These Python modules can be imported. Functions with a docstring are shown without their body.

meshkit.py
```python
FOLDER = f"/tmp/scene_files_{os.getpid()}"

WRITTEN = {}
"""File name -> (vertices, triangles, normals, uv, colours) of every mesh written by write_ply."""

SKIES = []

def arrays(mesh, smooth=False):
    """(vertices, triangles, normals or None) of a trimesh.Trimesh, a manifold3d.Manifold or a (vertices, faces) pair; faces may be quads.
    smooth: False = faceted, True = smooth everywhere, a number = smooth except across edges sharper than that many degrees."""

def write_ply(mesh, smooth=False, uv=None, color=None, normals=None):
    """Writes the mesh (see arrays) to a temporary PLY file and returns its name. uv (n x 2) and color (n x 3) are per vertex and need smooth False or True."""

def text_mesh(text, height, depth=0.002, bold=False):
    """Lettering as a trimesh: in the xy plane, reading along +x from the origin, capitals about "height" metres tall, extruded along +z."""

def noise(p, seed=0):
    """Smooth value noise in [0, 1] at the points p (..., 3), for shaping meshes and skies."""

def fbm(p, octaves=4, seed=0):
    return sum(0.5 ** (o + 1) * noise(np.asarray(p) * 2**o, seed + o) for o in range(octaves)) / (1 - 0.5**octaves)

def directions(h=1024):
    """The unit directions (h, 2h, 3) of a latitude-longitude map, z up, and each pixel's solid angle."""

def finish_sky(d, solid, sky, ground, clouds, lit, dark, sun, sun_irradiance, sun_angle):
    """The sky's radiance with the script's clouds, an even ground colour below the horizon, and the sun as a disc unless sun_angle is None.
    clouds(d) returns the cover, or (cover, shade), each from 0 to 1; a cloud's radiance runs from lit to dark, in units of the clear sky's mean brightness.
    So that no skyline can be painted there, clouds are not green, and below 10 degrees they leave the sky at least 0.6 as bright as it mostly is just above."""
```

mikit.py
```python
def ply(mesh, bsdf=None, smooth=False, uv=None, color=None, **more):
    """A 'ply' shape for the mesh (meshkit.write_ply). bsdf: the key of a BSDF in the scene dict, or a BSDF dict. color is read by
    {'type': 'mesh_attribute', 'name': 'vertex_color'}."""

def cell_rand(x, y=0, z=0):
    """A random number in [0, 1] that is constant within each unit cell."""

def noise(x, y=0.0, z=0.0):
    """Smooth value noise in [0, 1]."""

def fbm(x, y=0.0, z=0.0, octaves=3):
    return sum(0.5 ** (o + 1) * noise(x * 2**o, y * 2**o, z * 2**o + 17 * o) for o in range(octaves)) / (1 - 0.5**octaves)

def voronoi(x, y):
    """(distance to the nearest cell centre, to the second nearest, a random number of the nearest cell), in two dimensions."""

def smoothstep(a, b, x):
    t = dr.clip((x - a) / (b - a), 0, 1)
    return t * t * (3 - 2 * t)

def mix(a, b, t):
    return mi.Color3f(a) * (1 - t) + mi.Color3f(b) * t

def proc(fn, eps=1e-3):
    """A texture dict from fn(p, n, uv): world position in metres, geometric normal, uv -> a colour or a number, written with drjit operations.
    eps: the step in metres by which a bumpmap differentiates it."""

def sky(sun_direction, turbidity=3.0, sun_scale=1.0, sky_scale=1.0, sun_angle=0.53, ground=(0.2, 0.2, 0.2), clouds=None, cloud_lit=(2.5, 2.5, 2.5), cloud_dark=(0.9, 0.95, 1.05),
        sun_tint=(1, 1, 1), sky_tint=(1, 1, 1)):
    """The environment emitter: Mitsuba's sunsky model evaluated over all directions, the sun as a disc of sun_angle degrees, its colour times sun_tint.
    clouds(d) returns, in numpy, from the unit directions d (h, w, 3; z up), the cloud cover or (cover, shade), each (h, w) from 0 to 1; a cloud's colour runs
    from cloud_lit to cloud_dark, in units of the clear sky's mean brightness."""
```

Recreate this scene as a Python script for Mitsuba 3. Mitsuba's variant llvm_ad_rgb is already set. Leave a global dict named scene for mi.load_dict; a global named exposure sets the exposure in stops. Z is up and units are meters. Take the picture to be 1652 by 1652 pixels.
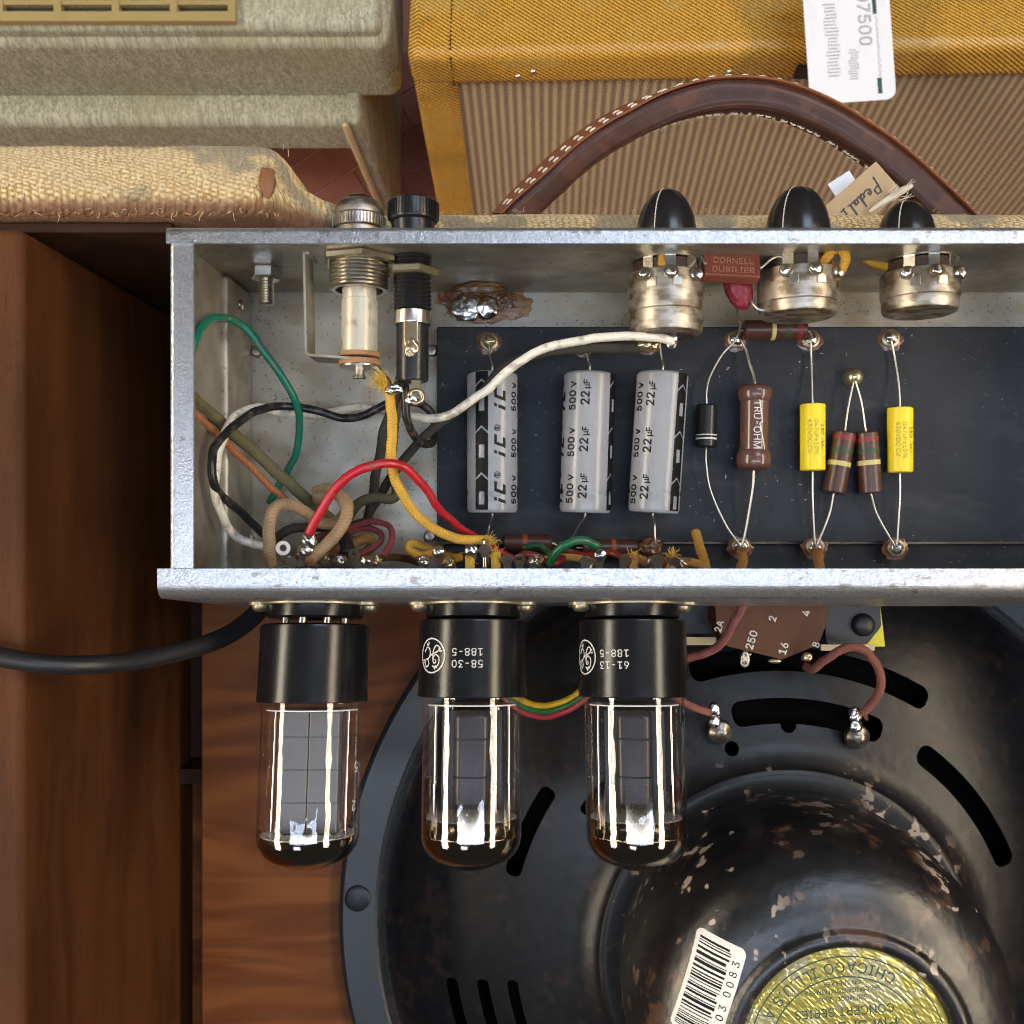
import math, random
import numpy as np, trimesh, manifold3d as m3
import drjit as dr
import mitsuba as mi
import mikit, meshkit
from mikit import noise, fbm, voronoi, smoothstep, mix, cell_rand
from shapely.geometry import Polygon, LineString, Point, box as sbox
from shapely.ops import unary_union
from shapely import affinity

T = mi.ScalarTransform4f
random.seed(7)
rng = np.random.default_rng(7)
scene, labels = {}, {}
FPX, D = 1485.0, 250.0            # focal length in photo pixels, camera height above the chassis rim (mm)

# ------------------------------------------------------------------ camera, lamps, exposure
exposure = -0.30
scene['camera'] = {'type': 'thinlens', 'fov': math.degrees(2*math.atan(826/FPX)), 'fov_axis': 'x', 'near_clip': 0.01, 'far_clip': 20.0,
                   'aperture_radius': 0.00045, 'focus_distance': 0.282,
                   'to_world': T().look_at(origin=[0, 0, D/1000], target=[0, 0, 0], up=[0, 1, 0])}
def lamp(key, pos, target, w, h, rgb):
    scene[key] = {'type': 'rectangle', 'to_world': T().look_at(origin=pos, target=target, up=[0, 1, 0.01]) @ T().scale([w/2, h/2, 1]),
                  'bsdf': {'type': 'diffuse', 'reflectance': {'type': 'rgb', 'value': [.8, .8, .8]}},
                  'emitter': {'type': 'area', 'radiance': {'type': 'rgb', 'value': list(rgb)}}}
LAMPS = [('ceiling_lamp', (.05, -.24, 1.9), (.05, -.24, 0), 2.2, .30, (7.3, 8.5, 10.6)),
         ('ceiling_lamp_001', (.75, 1.00, 1.9), (.75, 1.00, 0), 1.2, .7, (5.6, 6.6, 8.2)),
         ('ceiling_lamp_002', (-.50, -1.0, 1.9), (-.50, -1.0, 0), .5, .4, (5.0, 5.9, 7.2)),
         ('strip_lamp', (-1.25, -.10, .72), (0, -.05, 0), .32, 1.5, (17, 14.5, 11)),
         ('strip_lamp_001', (1.25, -.10, .98), (0, -.05, 0), .32, 1.5, (16, 13.2, 9.5))]
for k in LAMPS: lamp(*k)
labels['ceiling_lamp'] = {'label': 'large cool white ceiling light panel above the open amplifier', 'category': 'lamp'}
labels['ceiling_lamp_001'] = {'label': 'second cool white ceiling light panel above the tweed amplifier behind', 'category': 'lamp'}
labels['ceiling_lamp_002'] = {'label': 'small cool ceiling light panel above the loudspeaker end', 'category': 'lamp'}
labels['strip_lamp'] = {'label': 'warm white strip lamp to the left of the open amplifier', 'category': 'lamp'}
labels['strip_lamp_001'] = {'label': 'warm white strip lamp to the right of the open amplifier', 'category': 'lamp'}
scene['room_light'] = {'type': 'constant', 'radiance': {'type': 'rgb', 'value': [.034, .034, .033]}}

# ------------------------------------------------------------------ materials
def rgb(*c): return {'type': 'rgb', 'value': list(map(float, c))}
def pr(base, rough=.5, **k):
    b = base if isinstance(base, dict) else rgb(*base)
    return {'type': 'principled', 'base_color': b, 'roughness': rough if isinstance(rough, dict) else float(rough), **k}
def mat(key, b, two=True):
    scene[key] = {'type': 'twosided', 'b': b} if two else b
def bump(fn, scale, b, eps=1e-4):
    return {'type': 'bumpmap', 'tex': mikit.proc(fn, eps), 'scale': float(scale), 'b': b}
C3 = mi.Color3f

def steel_col(p, n, uv):
    q = p*1000
    a = fbm(q.x*.05, q.y*.05, q.z*.05, 3)
    s = smoothstep(.70, .80, noise(q.x*.9, q.y*.9, q.z*.9)*.6+.4*noise(q.x*2.1, q.y*2.1, q.z*2.1))
    t = smoothstep(.5, .75, fbm(q.x*.12+9, q.y*.2, q.z*.12, 3))
    c = mix(C3(.49, .46, .385), C3(.27, .25, .205), smoothstep(.25, .75, a))
    c = mix(c, C3(.30, .23, .13), t*.5)
    return mix(c, C3(.12, .10, .07), s*.6)
def steel_rough(p, n, uv):
    q = p*1000
    return .34 + .2*fbm(q.x*.2, q.y*.2, q.z*.2, 2)
mat('galvanised_steel', pr(mikit.proc(steel_col), mikit.proc(steel_rough), metallic=.72))
def zinc_bump(p, n, uv):
    q = p*1000
    return noise(q.x*2.6, q.y*2.6, q.z*2.6) + .6*noise(q.x*5.1, q.y*5.1, q.z*5.1)
def zinc_col(p, n, uv):
    q = p*1000
    a = smoothstep(.25, .75, .25*noise(q.x*1.1, q.y*1.1, q.z*1.1)+.75*noise(q.x*3.4, q.y*3.4, q.z*3.4))
    s = smoothstep(.70, .80, fbm(q.x*.30, q.y*.5, q.z*.35, 3))
    return mix(mix(C3(.41, .415, .425), C3(.60, .60, .61), a), C3(.24, .20, .15), s*.7)
mat('zinc_rim', bump(zinc_bump, .00006, pr(mikit.proc(zinc_col), .30, metallic=.85)))
mat('nickel', pr((.62, .58, .50), .28, metallic=1.0))
mat('bright_tin', pr((.80, .78, .74), .22, metallic=1.0))
def pot_col(p, n, uv):
    q = p*1000
    return mix(C3(.50, .455, .385), C3(.22, .175, .125), smoothstep(.35, .7, fbm(q.x*.25, q.y*.5, q.z*.25, 3)))
mat('lead_tin', pr((.60, .58, .53), .34, metallic=.9))
mat('worn_nickel', pr(mikit.proc(pot_col), .44, metallic=.9))
mat('solder', pr((.66, .65, .62), .22, metallic=1.0))
mat('flux_solder', pr((.50, .40, .24), .22, metallic=.85, clearcoat=.6))
mat('old_solder', pr((.66, .65, .63), .24, metallic=1.0)); mat('amber_flux', pr((.20, .095, .03), .35, clearcoat=.5))
mat('flux', pr((.10, .035, .012), .18, clearcoat=1.0))
mat('dark_nickel', pr((.22, .20, .17), .3, metallic=.9)); mat('brass', pr((.45, .39, .26), .40, metallic=.9))
def board_col(p, n, uv):
    q = p*1000
    a = fbm(q.x*.08, q.y*.08, q.z*.1, 3)
    s = smoothstep(.955, .97, noise(q.x*1.5, q.y*1.5, 3.0))*smoothstep(.4, .7, noise(q.x*.11, q.y*.11, 7))
    d = smoothstep(.55, .8, fbm(q.x*.06+4, q.y*.2+8, 1.0, 3))
    c = mix(C3(.0185, .0215, .028), C3(.027, .030, .038), a)
    c = mix(c, C3(.11, .11, .105), d*.12)
    return mix(c, C3(.5, .5, .48), s*.8)
def board_bump(p, n, uv):
    q = p*1000
    return noise(q.x*1.2, q.y*1.2, q.z*1.2)
mat('fibre_board', bump(board_bump, .00005, pr(mikit.proc(board_col), .6, specular=.22)))
mat('cap_sleeve', pr((.27, .280, .305), .27, specular=.5, clearcoat=.3))
mat('print_black', pr((.006, .006, .007), .5, specular=.2))
mat('aluminium_end', pr((.45, .48, .52), .35, metallic=.7))
mat('black_plastic', pr((.012, .012, .013), .30))
mat('black_rubber', pr((.014, .014, .016), .42))
mat('brown_enamel', pr((.095, .040, .030), .16, clearcoat=1.0))
mat('print_white', pr((.60, .58, .53), .5))
mat('print_grey', pr((.42, .42, .42), .5))
mat('yellow_film', pr((.80, .62, .015), .38))
mat('print_olive', pr((.22, .17, .02), .5))
mat('resistor_brown', pr((.065, .024, .016), .34, clearcoat=.3))
mat('band_red', pr((.20, .018, .018), .4)); mat('band_green', pr((.022, .055, .022), .45)); mat('band_gold', pr((.52, .44, .16), .4))
mat('band_orange', pr((.26, .07, .02), .5))
mat('mica_brown', pr((.19, .055, .035), .40)); mat('mica_letter', pr((.36, .17, .12), .4))
mat('dipped_red', pr((.19, .010, .026), .5, clearcoat=.15))
mat('phenolic', pr((.045, .025, .017), .5))
mat('fibre_washer', pr((.33, .17, .08), .8))
def ceramic_col(p, n, uv):
    q = p*1000
    a = smoothstep(.5, .8, fbm(q.x*.3, q.y*.2, q.z*.3, 3))
    return mix(C3(.50, .47, .37), C3(.26, .20, .11), a)
mat('worn_sleeve', pr(mikit.proc(ceramic_col), .4, metallic=.3))
mat('wire_plastic', pr({'type': 'mesh_attribute', 'name': 'vertex_color'}, .30, specular=.5))
def fuzz(p, n, uv):
    q = p*1000
    return noise(q.x*3.1, q.y*3.1, q.z*3.1)
mat('wire_cloth', bump(fuzz, .00012, pr({'type': 'mesh_attribute', 'name': 'vertex_color'}, .85, sheen=.4)))
mat('fluff_yellow', pr((.62, .40, .06), .8)); mat('fluff_white', pr((.72, .66, .52), .85)); mat('fluff_brown', pr((.33, .15, .06), .8)); mat('fluff_tan', pr((.66, .52, .30), .85))
# tubes
scene['tube_glass'] = {'type': 'thindielectric', 'int_ior': 1.52}
mat('tube_base', pr((.006, .006, .007), .23, specular=.45))
mat('plate_grey', pr((.15, .145, .147), .42, metallic=.5))
mat('plate_dark', pr((.055, .05, .052), .33, metallic=.6)); mat('rib_grey', pr((.11, .105, .107), .45, metallic=.5))
mat('mica_sheet', pr((.75, .72, .68), .3, specular=.6))
def film_op(p, n, uv):
    q = p*1000
    return uv.y + .16*(fbm(q.x*.25, q.y*.25, q.z*.25, 2)-.5)*4*uv.y*(1-uv.y)
scene['getter_film'] = {'type': 'blendbsdf', 'weight': mikit.proc(film_op), 'a': {'type': 'null'},
                        'b': {'type': 'twosided', 'b': pr((.40, .325, .24), .07, metallic=1.0)}}
# wood, cloth, leather
def wood_col(p, n, uv):
    q = p*1000
    w = fbm(q.x*.012, q.y*.03, q.z*.02, 2)*6
    g = fbm(q.x*.02+w*.4, q.y*.14+w, q.z*.14, 3)
    f = noise(q.x*.15, q.y*3.0, q.z*3.0)
    c = mix(C3(.23, .078, .021), C3(.115, .034, .009), smoothstep(.3, .72, g))
    f2 = noise(q.x*.35, q.y*5.5, q.z*5.5)
    c = mix(c, c*.55, smoothstep(.72, .86, f2)*.6)
    k = smoothstep(.66, .74, fbm(q.x*.02+31, q.y*.02, 5, 3))
    return mix(c, C3(.35, .17, .07), k*.5)
mat('stained_wood', pr(mikit.proc(wood_col), .5, specular=.16))
def pine_col(p, n, uv):
    q = p*1000
    w = fbm(q.y*.01, q.z*.02, q.x*.01, 2)*7
    g = fbm(q.y*.02+w*.2, q.z*.12+w*.5, q.x*.12, 3)
    f = noise(q.x*5.5, q.y*.3, q.z*5.5)
    g = g - .25*smoothstep(.7, .86, f)
    return mix(C3(.058, .020, .007), C3(.098, .035, .0115), smoothstep(.2, .8, g))
mat('raw_pine', pr(mikit.proc(pine_col), .6, specular=.15))
mat('bare_wood', pr((.20, .085, .03), .6)); mat('dark_wood', pr((.035, .015, .008), .7, specular=.15))
def tweed_uv(p):
    q = p*1000
    return q.x - .35*q.z, q.y - q.z*.8
def tweed_h(p, n, uv):
    u, v = tweed_uv(p)
    u = u + .9*noise(u*.25, v*.25, 3); v = v + .9*noise(u*.25+9, v*.25, 5)
    row = dr.floor((v*.95+u*.25)/1.0); w = (v*.95+u*.25)/1.0-row
    l = u*.62-v*.35+row*.42+.5*cell_rand(row, 1, 1)
    thr = dr.sin(w*math.pi)*(.55+.45*dr.sin(l*4.2))
    return thr + .7*(noise(u*2.6, v*1.4)-.3)
def tweed_col(p, n, uv):
    u, v = tweed_uv(p)
    h = tweed_h(p, n, uv)
    a = fbm(u*.04, v*.07, 2.0, 3)
    c = mix(C3(.42, .25, .07), C3(.78, .64, .39), smoothstep(.05, .8, h))
    c = mix(c, C3(.55, .44, .27), smoothstep(.35, .65, a)*.4)
    c = mix(c, C3(.19, .18, .145), smoothstep(.56, .70, fbm(u*.06+3, v*.09, 9.0, 3))*.65)
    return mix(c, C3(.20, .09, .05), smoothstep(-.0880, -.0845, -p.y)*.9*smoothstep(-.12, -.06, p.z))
mat('aged_tweed', bump(tweed_h, .0007, pr(mikit.proc(tweed_col), .9, sheen=.3)))
def ytweed_col(p, n, uv):
    q = p*1000
    a = q.x; b = q.y*1.25 + q.z*.75
    sgn = dr.select(q.x < -78+.0*b, -1.0, 1.0)
    s = .5+.5*dr.sin((sgn*a*.75 + b)*1.62)
    f = noise(q.x*1.2, b*1.2, 3)
    c = mix(C3(.11, .045, .004), C3(.80, .44, .07), smoothstep(.12, .66, s+.35*(f-.5)))
    c = mix(c, C3(.50, .36, .12), smoothstep(.55, .8, fbm(q.x*.03, b*.05, 1, 2))*.3)
    return mix(c, C3(.10, .06, .02), smoothstep(.60, .72, fbm(q.x*.02+7, b*.02, 4, 4))*.25)
mat('lacquered_tweed', pr(mikit.proc(ytweed_col), .45, clearcoat=.15))
def grille_col(p, n, uv):
    q = p*1000
    x = q.x + q.z*.036
    s = .5+.5*dr.sin(x*.80)
    th = .5+.5*dr.sin(q.z*2.4)
    c = mix(C3(.32, .22, .155), C3(.60, .475, .285), smoothstep(.2, .85, s))
    return mix(c, c*.6, th*.7)
mat('grille_cloth', pr(mikit.proc(grille_col), .75))
def grey_cloth(p, n, uv):
    q = p*1000
    v = q.y - q.z
    a = fbm(q.x*.55, v*.09, 1, 2)*.45 + .55*noise(q.x*1.0, v*.5, 4)
    b = noise(q.x*1.6, v*1.6, 2)
    d = smoothstep(.5, .75, fbm(q.x*.012, v*.02, 6, 3))
    c = mix(C3(.27, .265, .19), C3(.54, .53, .40), smoothstep(.25, .75, a*.75+b*.25))
    return mix(c, C3(.36, .34, .20), d*.4)
mat('grey_linen', pr(mikit.proc(grey_cloth), .85))
def leather_col(p, n, uv):
    a = fbm(uv.x*60, uv.y*.05, 1, 3)
    l = smoothstep(.62, .75, noise(uv.x*90, uv.y*.02, 5))
    w = smoothstep(.55, .75, fbm(uv.x*9, uv.y*.12, 8, 3))
    c = mix(C3(.085, .032, .022), C3(.032, .014, .012), a)
    c = mix(c, C3(.15, .048, .020), w*.4)
    return mix(c, C3(.22, .16, .14), l*.25)
mat('dark_leather', pr(mikit.proc(leather_col), .48, specular=.35))
mat('tan_leather', pr((.22, .070, .026), .5))
def black_paint(p, n, uv):
    q = p*1000
    x = q.x-99; y = q.y+160
    r = dr.sqrt(x*x+y*y)
    a = fbm(q.x*.07, q.y*.07, q.z*.07, 4)
    b = fbm(q.x*.25+5, q.y*.25, q.z*.25, 3)
    inner = smoothstep(76, 60, r)
    rust = smoothstep(.55, .66, a*.6+b*.4)*(.25+.75*inner)
    chip = smoothstep(.605, .635, b*.62+a*.38)*inner*smoothstep(.42, .6, noise(q.x*.035+3, q.y*.035, 2))
    c = mix(C3(.006, .0065, .008), C3(.013, .0125, .0125), noise(q.x*.3, q.y*.3, q.z*.3))
    c = mix(c, C3(.12, .060, .034), rust*.5)
    return mix(c, C3(.42, .34, .27), chip)
def paint_rough(p, n, uv):
    q = p*1000
    return .25 + .2*fbm(q.x*.2, q.y*.2, q.z*.2, 3)
def paint_bump(p, n, uv):
    q = p*1000
    return fbm(q.x*.35, q.y*.35, q.z*.35, 3)
mat('black_paint', bump(paint_bump, .00016, pr(mikit.proc(black_paint), mikit.proc(paint_rough), specular=.7)))
mat('basket_paint', bump(paint_bump, .00010, pr(mikit.proc(black_paint), .34, specular=.30)))
mat('flange_paint', pr((.022, .025, .030), .42, specular=.7))
mat('paper_cone', pr((.004, .004, .004), 1.0, specular=.0))
def gold_col(p, n, uv):
    q = p*1000
    a = fbm(q.x*.5+q.y*.3, q.y*.5-q.x*.3, 1, 3)
    w = smoothstep(.58, .66, fbm(q.x*.12, q.y*.12, 3, 3))
    return mix(mix(C3(.72, .62, .16), C3(.52, .46, .15), a), C3(.75, .72, .52), w*.5)
def gold_bump(p, n, uv):
    q = p*1000
    return noise((q.x+q.y)*1.4, (q.x-q.y)*.5, 0)
mat('gold_foil', bump(gold_bump, .0002, pr(mikit.proc(gold_col), .32, metallic=.75)))
mat('print_green', pr((.03, .07, .06), .5))
mat('sticker_white', pr((.74, .70, .63), .4)); mat('tag_white', pr((.86, .87, .92), .35)); mat('manila', pr((.46, .33, .19), .8)); mat('ink', pr((.04, .04, .05), .6))
mat('coil_paper', bump(fuzz, .0002, pr((.105, .040, .016), .5, specular=.3))); mat('label_yellow', pr((.78, .68, .02), .5)); mat('cream_paper', pr((.62, .52, .30), .7))
mat('iron_black', pr((.012, .012, .014), .45)); mat('bakelite', pr((.012, .011, .011), .22, clearcoat=.6)); mat('jewel', pr((.05, .012, .006), .1, clearcoat=1.0))
def floor_col(p, n, uv):
    q = p*1000
    return mix(C3(.42, .15, .095), C3(.30, .10, .065), fbm(q.x*.03, q.y*.03, q.z*.03, 3))
mat('floor_wood', pr(mikit.proc(floor_col), .5))
mat('grout', pr((.50, .24, .17), .8)); mat('vent_gold', pr((.50, .38, .16), .4, metallic=.3)); mat('void_dark', pr((.02, .018, .015), .8))

# ------------------------------------------------------------------ helpers
def V(*a): return np.array(a, float)
def unit(a): a = np.asarray(a, float); return a/np.linalg.norm(a)
def P(px, py, z):                                      # a point of the photograph, taken to the depth z (mm) where that thing lies
    return V((px-826)/FPX*(D-z), -(py-826)/FPX*(D-z), z)
used = {}
def numbered(k):
    n = used.get(k, -1)+1; used[k] = n
    return k if n == 0 else f'{k}_{n:03d}'
def thing(name, label, cat, group=None, kind=None):
    k = numbered(name); labels[k] = {'label': label, 'category': cat}
    if group: labels[k]['group'] = group
    if kind: labels[k]['kind'] = kind
    return k
def mm(mesh):
    if hasattr(mesh, 'to_mesh'):
        m = mesh.to_mesh(); mesh = trimesh.Trimesh(np.array(m.vert_properties[:, :3], float), np.array(m.tri_verts), process=False)
    if isinstance(mesh, (list,)): mesh = trimesh.util.concatenate([mm(x) for x in mesh])
    return mesh
def put(key, mesh, bsdf, smooth=35, **k):
    mesh = mm(mesh).copy(); mesh.vertices = mesh.vertices*.001
    scene[key] = mikit.ply(mesh, bsdf, smooth=smooth, **k); return key
def part(parent, name, mesh, bsdf, smooth=35, label=None, **k):
    key = numbered(parent+'__'+name)
    if label: labels[key] = {'label': label}
    return put(key, mesh, bsdf, smooth, **k)
def axes(a):
    a = unit(a); x = np.cross(V(0, 0, 1) if abs(a[2]) < .9 else V(1, 0, 0), a); x = unit(x)
    return x, np.cross(a, x), a
def lathe(prof, o, a, n=40, ref=None):
    x, y, a = axes(a)
    if ref is not None:
        x = unit(np.asarray(ref)-np.dot(ref, a)*a); y = np.cross(a, x)
    th = np.arange(n)*2*np.pi/n; ring = np.cos(th)[:, None]*x + np.sin(th)[:, None]*y
    vs, fs, prev = [], [], None; c = 0
    for r, s in prof:
        if r < 1e-6: vs.append((np.asarray(o)+s*a)[None]); cur = (c, 1)
        else: vs.append(np.asarray(o)+s*a+r*ring); cur = (c, n)
        c += cur[1]
        if prev is not None:
            i = np.arange(n); j = (i+1) % n
            A, B = prev[0]+(i if prev[1] > 1 else 0*i), prev[0]+(j if prev[1] > 1 else 0*i)
            E, F = cur[0]+(i if cur[1] > 1 else 0*i), cur[0]+(j if cur[1] > 1 else 0*i)
            if prev[1] > 1: fs.append(np.stack([A, B, F if cur[1] > 1 else E], 1))
            if cur[1] > 1: fs.append(np.stack([A, F, E], 1))
        prev = cur
    return trimesh.Trimesh(np.vstack(vs), np.vstack(fs), process=False)
def cyl(p0, p1, r, n=24, bev=.0):
    p0, p1 = np.asarray(p0, float), np.asarray(p1, float); L = np.linalg.norm(p1-p0)
    b = min(bev, r*.5, L*.4)
    pr_ = [(0, 0), (r-b, 0), (r, b), (r, L-b), (r-b, L), (0, L)] if b > 0 else [(0, 0), (r, 0), (r, L), (0, L)]
    return lathe(pr_, p0, p1-p0, n)
def catmull(pts, step):
    p = np.asarray(pts, float)
    if len(p) == 2:
        n = max(2, int(np.linalg.norm(p[1]-p[0])/step)+1); t = np.linspace(0, 1, n)[:, None]; return p[0]*(1-t)+p[1]*t
    e = np.vstack([2*p[0]-p[1], p, 2*p[-1]-p[-2]]); out = []
    for i in range(1, len(e)-2):
        a, b, c, d = e[i-1:i+3]; n = max(2, int(np.linalg.norm(c-b)/step)+1)
        t = np.linspace(0, 1, n, endpoint=False)[:, None]
        out.append(.5*((2*b)+(c-a)*t+(2*a-5*b+4*c-d)*t**2+(3*b-a-3*c+d)*t**3))
    return np.vstack(out+[p[-1:]])
def frames(c, ref=None):
    t = np.gradient(c, axis=0); t /= np.linalg.norm(t, axis=1, keepdims=True)
    if ref is not None:
        b = np.tile(np.asarray(ref, float), (len(c), 1)); n = np.cross(b, t); n /= np.linalg.norm(n, axis=1, keepdims=True)
        return t, n, np.cross(t, n)
    n0 = axes(t[0])[0]; ns = []
    for k in t:
        n0 = n0-np.dot(n0, k)*k; n0 = unit(n0); ns.append(n0)
    ns = np.array(ns); return t, ns, np.cross(t, ns)
def sweep(pts, r, n=10, step=.8, raw=False):
    c = np.asarray(pts, float) if raw else catmull(pts, step)
    t, N, B = frames(c); th = np.arange(n)*2*np.pi/n
    rr = np.broadcast_to(np.asarray(r if np.ndim(r) == 0 else np.interp(np.linspace(0, 1, len(c)), np.linspace(0, 1, len(r)), r), float), (len(c),))
    v = c[:, None]+rr[:, None, None]*(np.cos(th)[None, :, None]*N[:, None]+np.sin(th)[None, :, None]*B[:, None])
    m = len(c); v = np.vstack([v.reshape(-1, 3), c[:1]-t[:1]*rr[0]*.3, c[-1:]+t[-1:]*rr[-1]*.3])
    i, j = np.meshgrid(np.arange(m-1), np.arange(n), indexing='ij'); a = (i*n+j).ravel(); b = (i*n+(j+1) % n).ravel()
    f = np.vstack([np.stack([a, b, b+n], 1), np.stack([a, b+n, a+n], 1)])
    k = np.arange(n); kk = (k+1) % n
    f = np.vstack([f, np.stack([kk, k, 0*k+m*n], 1), np.stack([(m-1)*n+k, (m-1)*n+kk, 0*k+m*n+1], 1)])
    return trimesh.Trimesh(v, f, process=False)
def blob(c, r, seed=0, amp=.18, sub=3, freq=.9):
    s = trimesh.creation.icosphere(subdivisions=sub); v = s.vertices
    d = 1+amp*2*(meshkit.fbm(v*freq*1.6+seed*7.3+20, 3, seed)-.5)
    s.vertices = v*d[:, None]*np.asarray(r)+np.asarray(c); return s
def rbox(x0, x1, y0, y1, z0, z1, r=1.0, seg=12):
    s = m3.Manifold.sphere(r, seg)
    return m3.Manifold.batch_hull([s.translate((x, y, z)) for x in (x0+r, x1-r) for y in (y0+r, y1-r) for z in (z0+r, z1-r)])
def bx(x0, x1, y0, y1, z0, z1):
    return trimesh.creation.box(bounds=[[x0, y0, z0], [x1, y1, z1]])
def xf(mesh, o=(0, 0, 0), x=(1, 0, 0), y=(0, 1, 0), z=(0, 0, 1)):
    mesh = mm(mesh).copy(); M = np.stack([np.asarray(x, float), np.asarray(y, float), np.asarray(z, float)], 1)
    mesh.vertices = mesh.vertices @ M.T + np.asarray(o, float); return mesh
def extrude(poly, h):
    g = getattr(poly, 'geoms', [poly])
    return trimesh.util.concatenate([trimesh.creation.extrude_polygon(k, h, engine='earcut') for k in g if k.area > 1e-5])
def text(s, h, depth=.12, bold=False): return meshkit.text_mesh(s, h, depth, bold)
def centre(m): m = m.copy(); b = m.bounds; m.apply_translation([-(b[0][0]+b[1][0])/2, -(b[0][1]+b[1][1])/2, 0]); return m
def wrap(mesh, o, a, ref, R, maxe=.9, lift=.06):
    """bend flat print (x along the axis a, y round it from the direction ref) on a cylinder of radius R"""
    v, f = trimesh.remesh.subdivide_to_size(mesh.vertices, mesh.faces, maxe, max_iter=12)
    a = unit(a); x = unit(np.asarray(ref)-np.dot(ref, a)*a); y = np.cross(a, x)
    th = -v[:, 1]/R; rr = R+lift+v[:, 2]
    w = np.asarray(o)+v[:, :1]*a+rr[:, None]*(np.cos(th)[:, None]*x+np.sin(th)[:, None]*y)
    return trimesh.Trimesh(w, f, process=False)
def fray(c, d, n, L, r=.09, spread=1.0, seed=0, size=1.0):
    g = np.random.default_rng(seed); out = []
    for _ in range(n):
        k = unit(np.asarray(d)+g.normal(0, spread, 3)); s = np.asarray(c)+g.normal(0, .5*size, 3); l = L*g.uniform(.4, 1.2)
        out.append(sweep([s, s+k*l*.5+g.normal(0, .12*l, 3), s+k*l+g.normal(0, .25*l, 3)], [r, r, r*.5], 4, l/3))
    return trimesh.util.concatenate(out)
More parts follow.
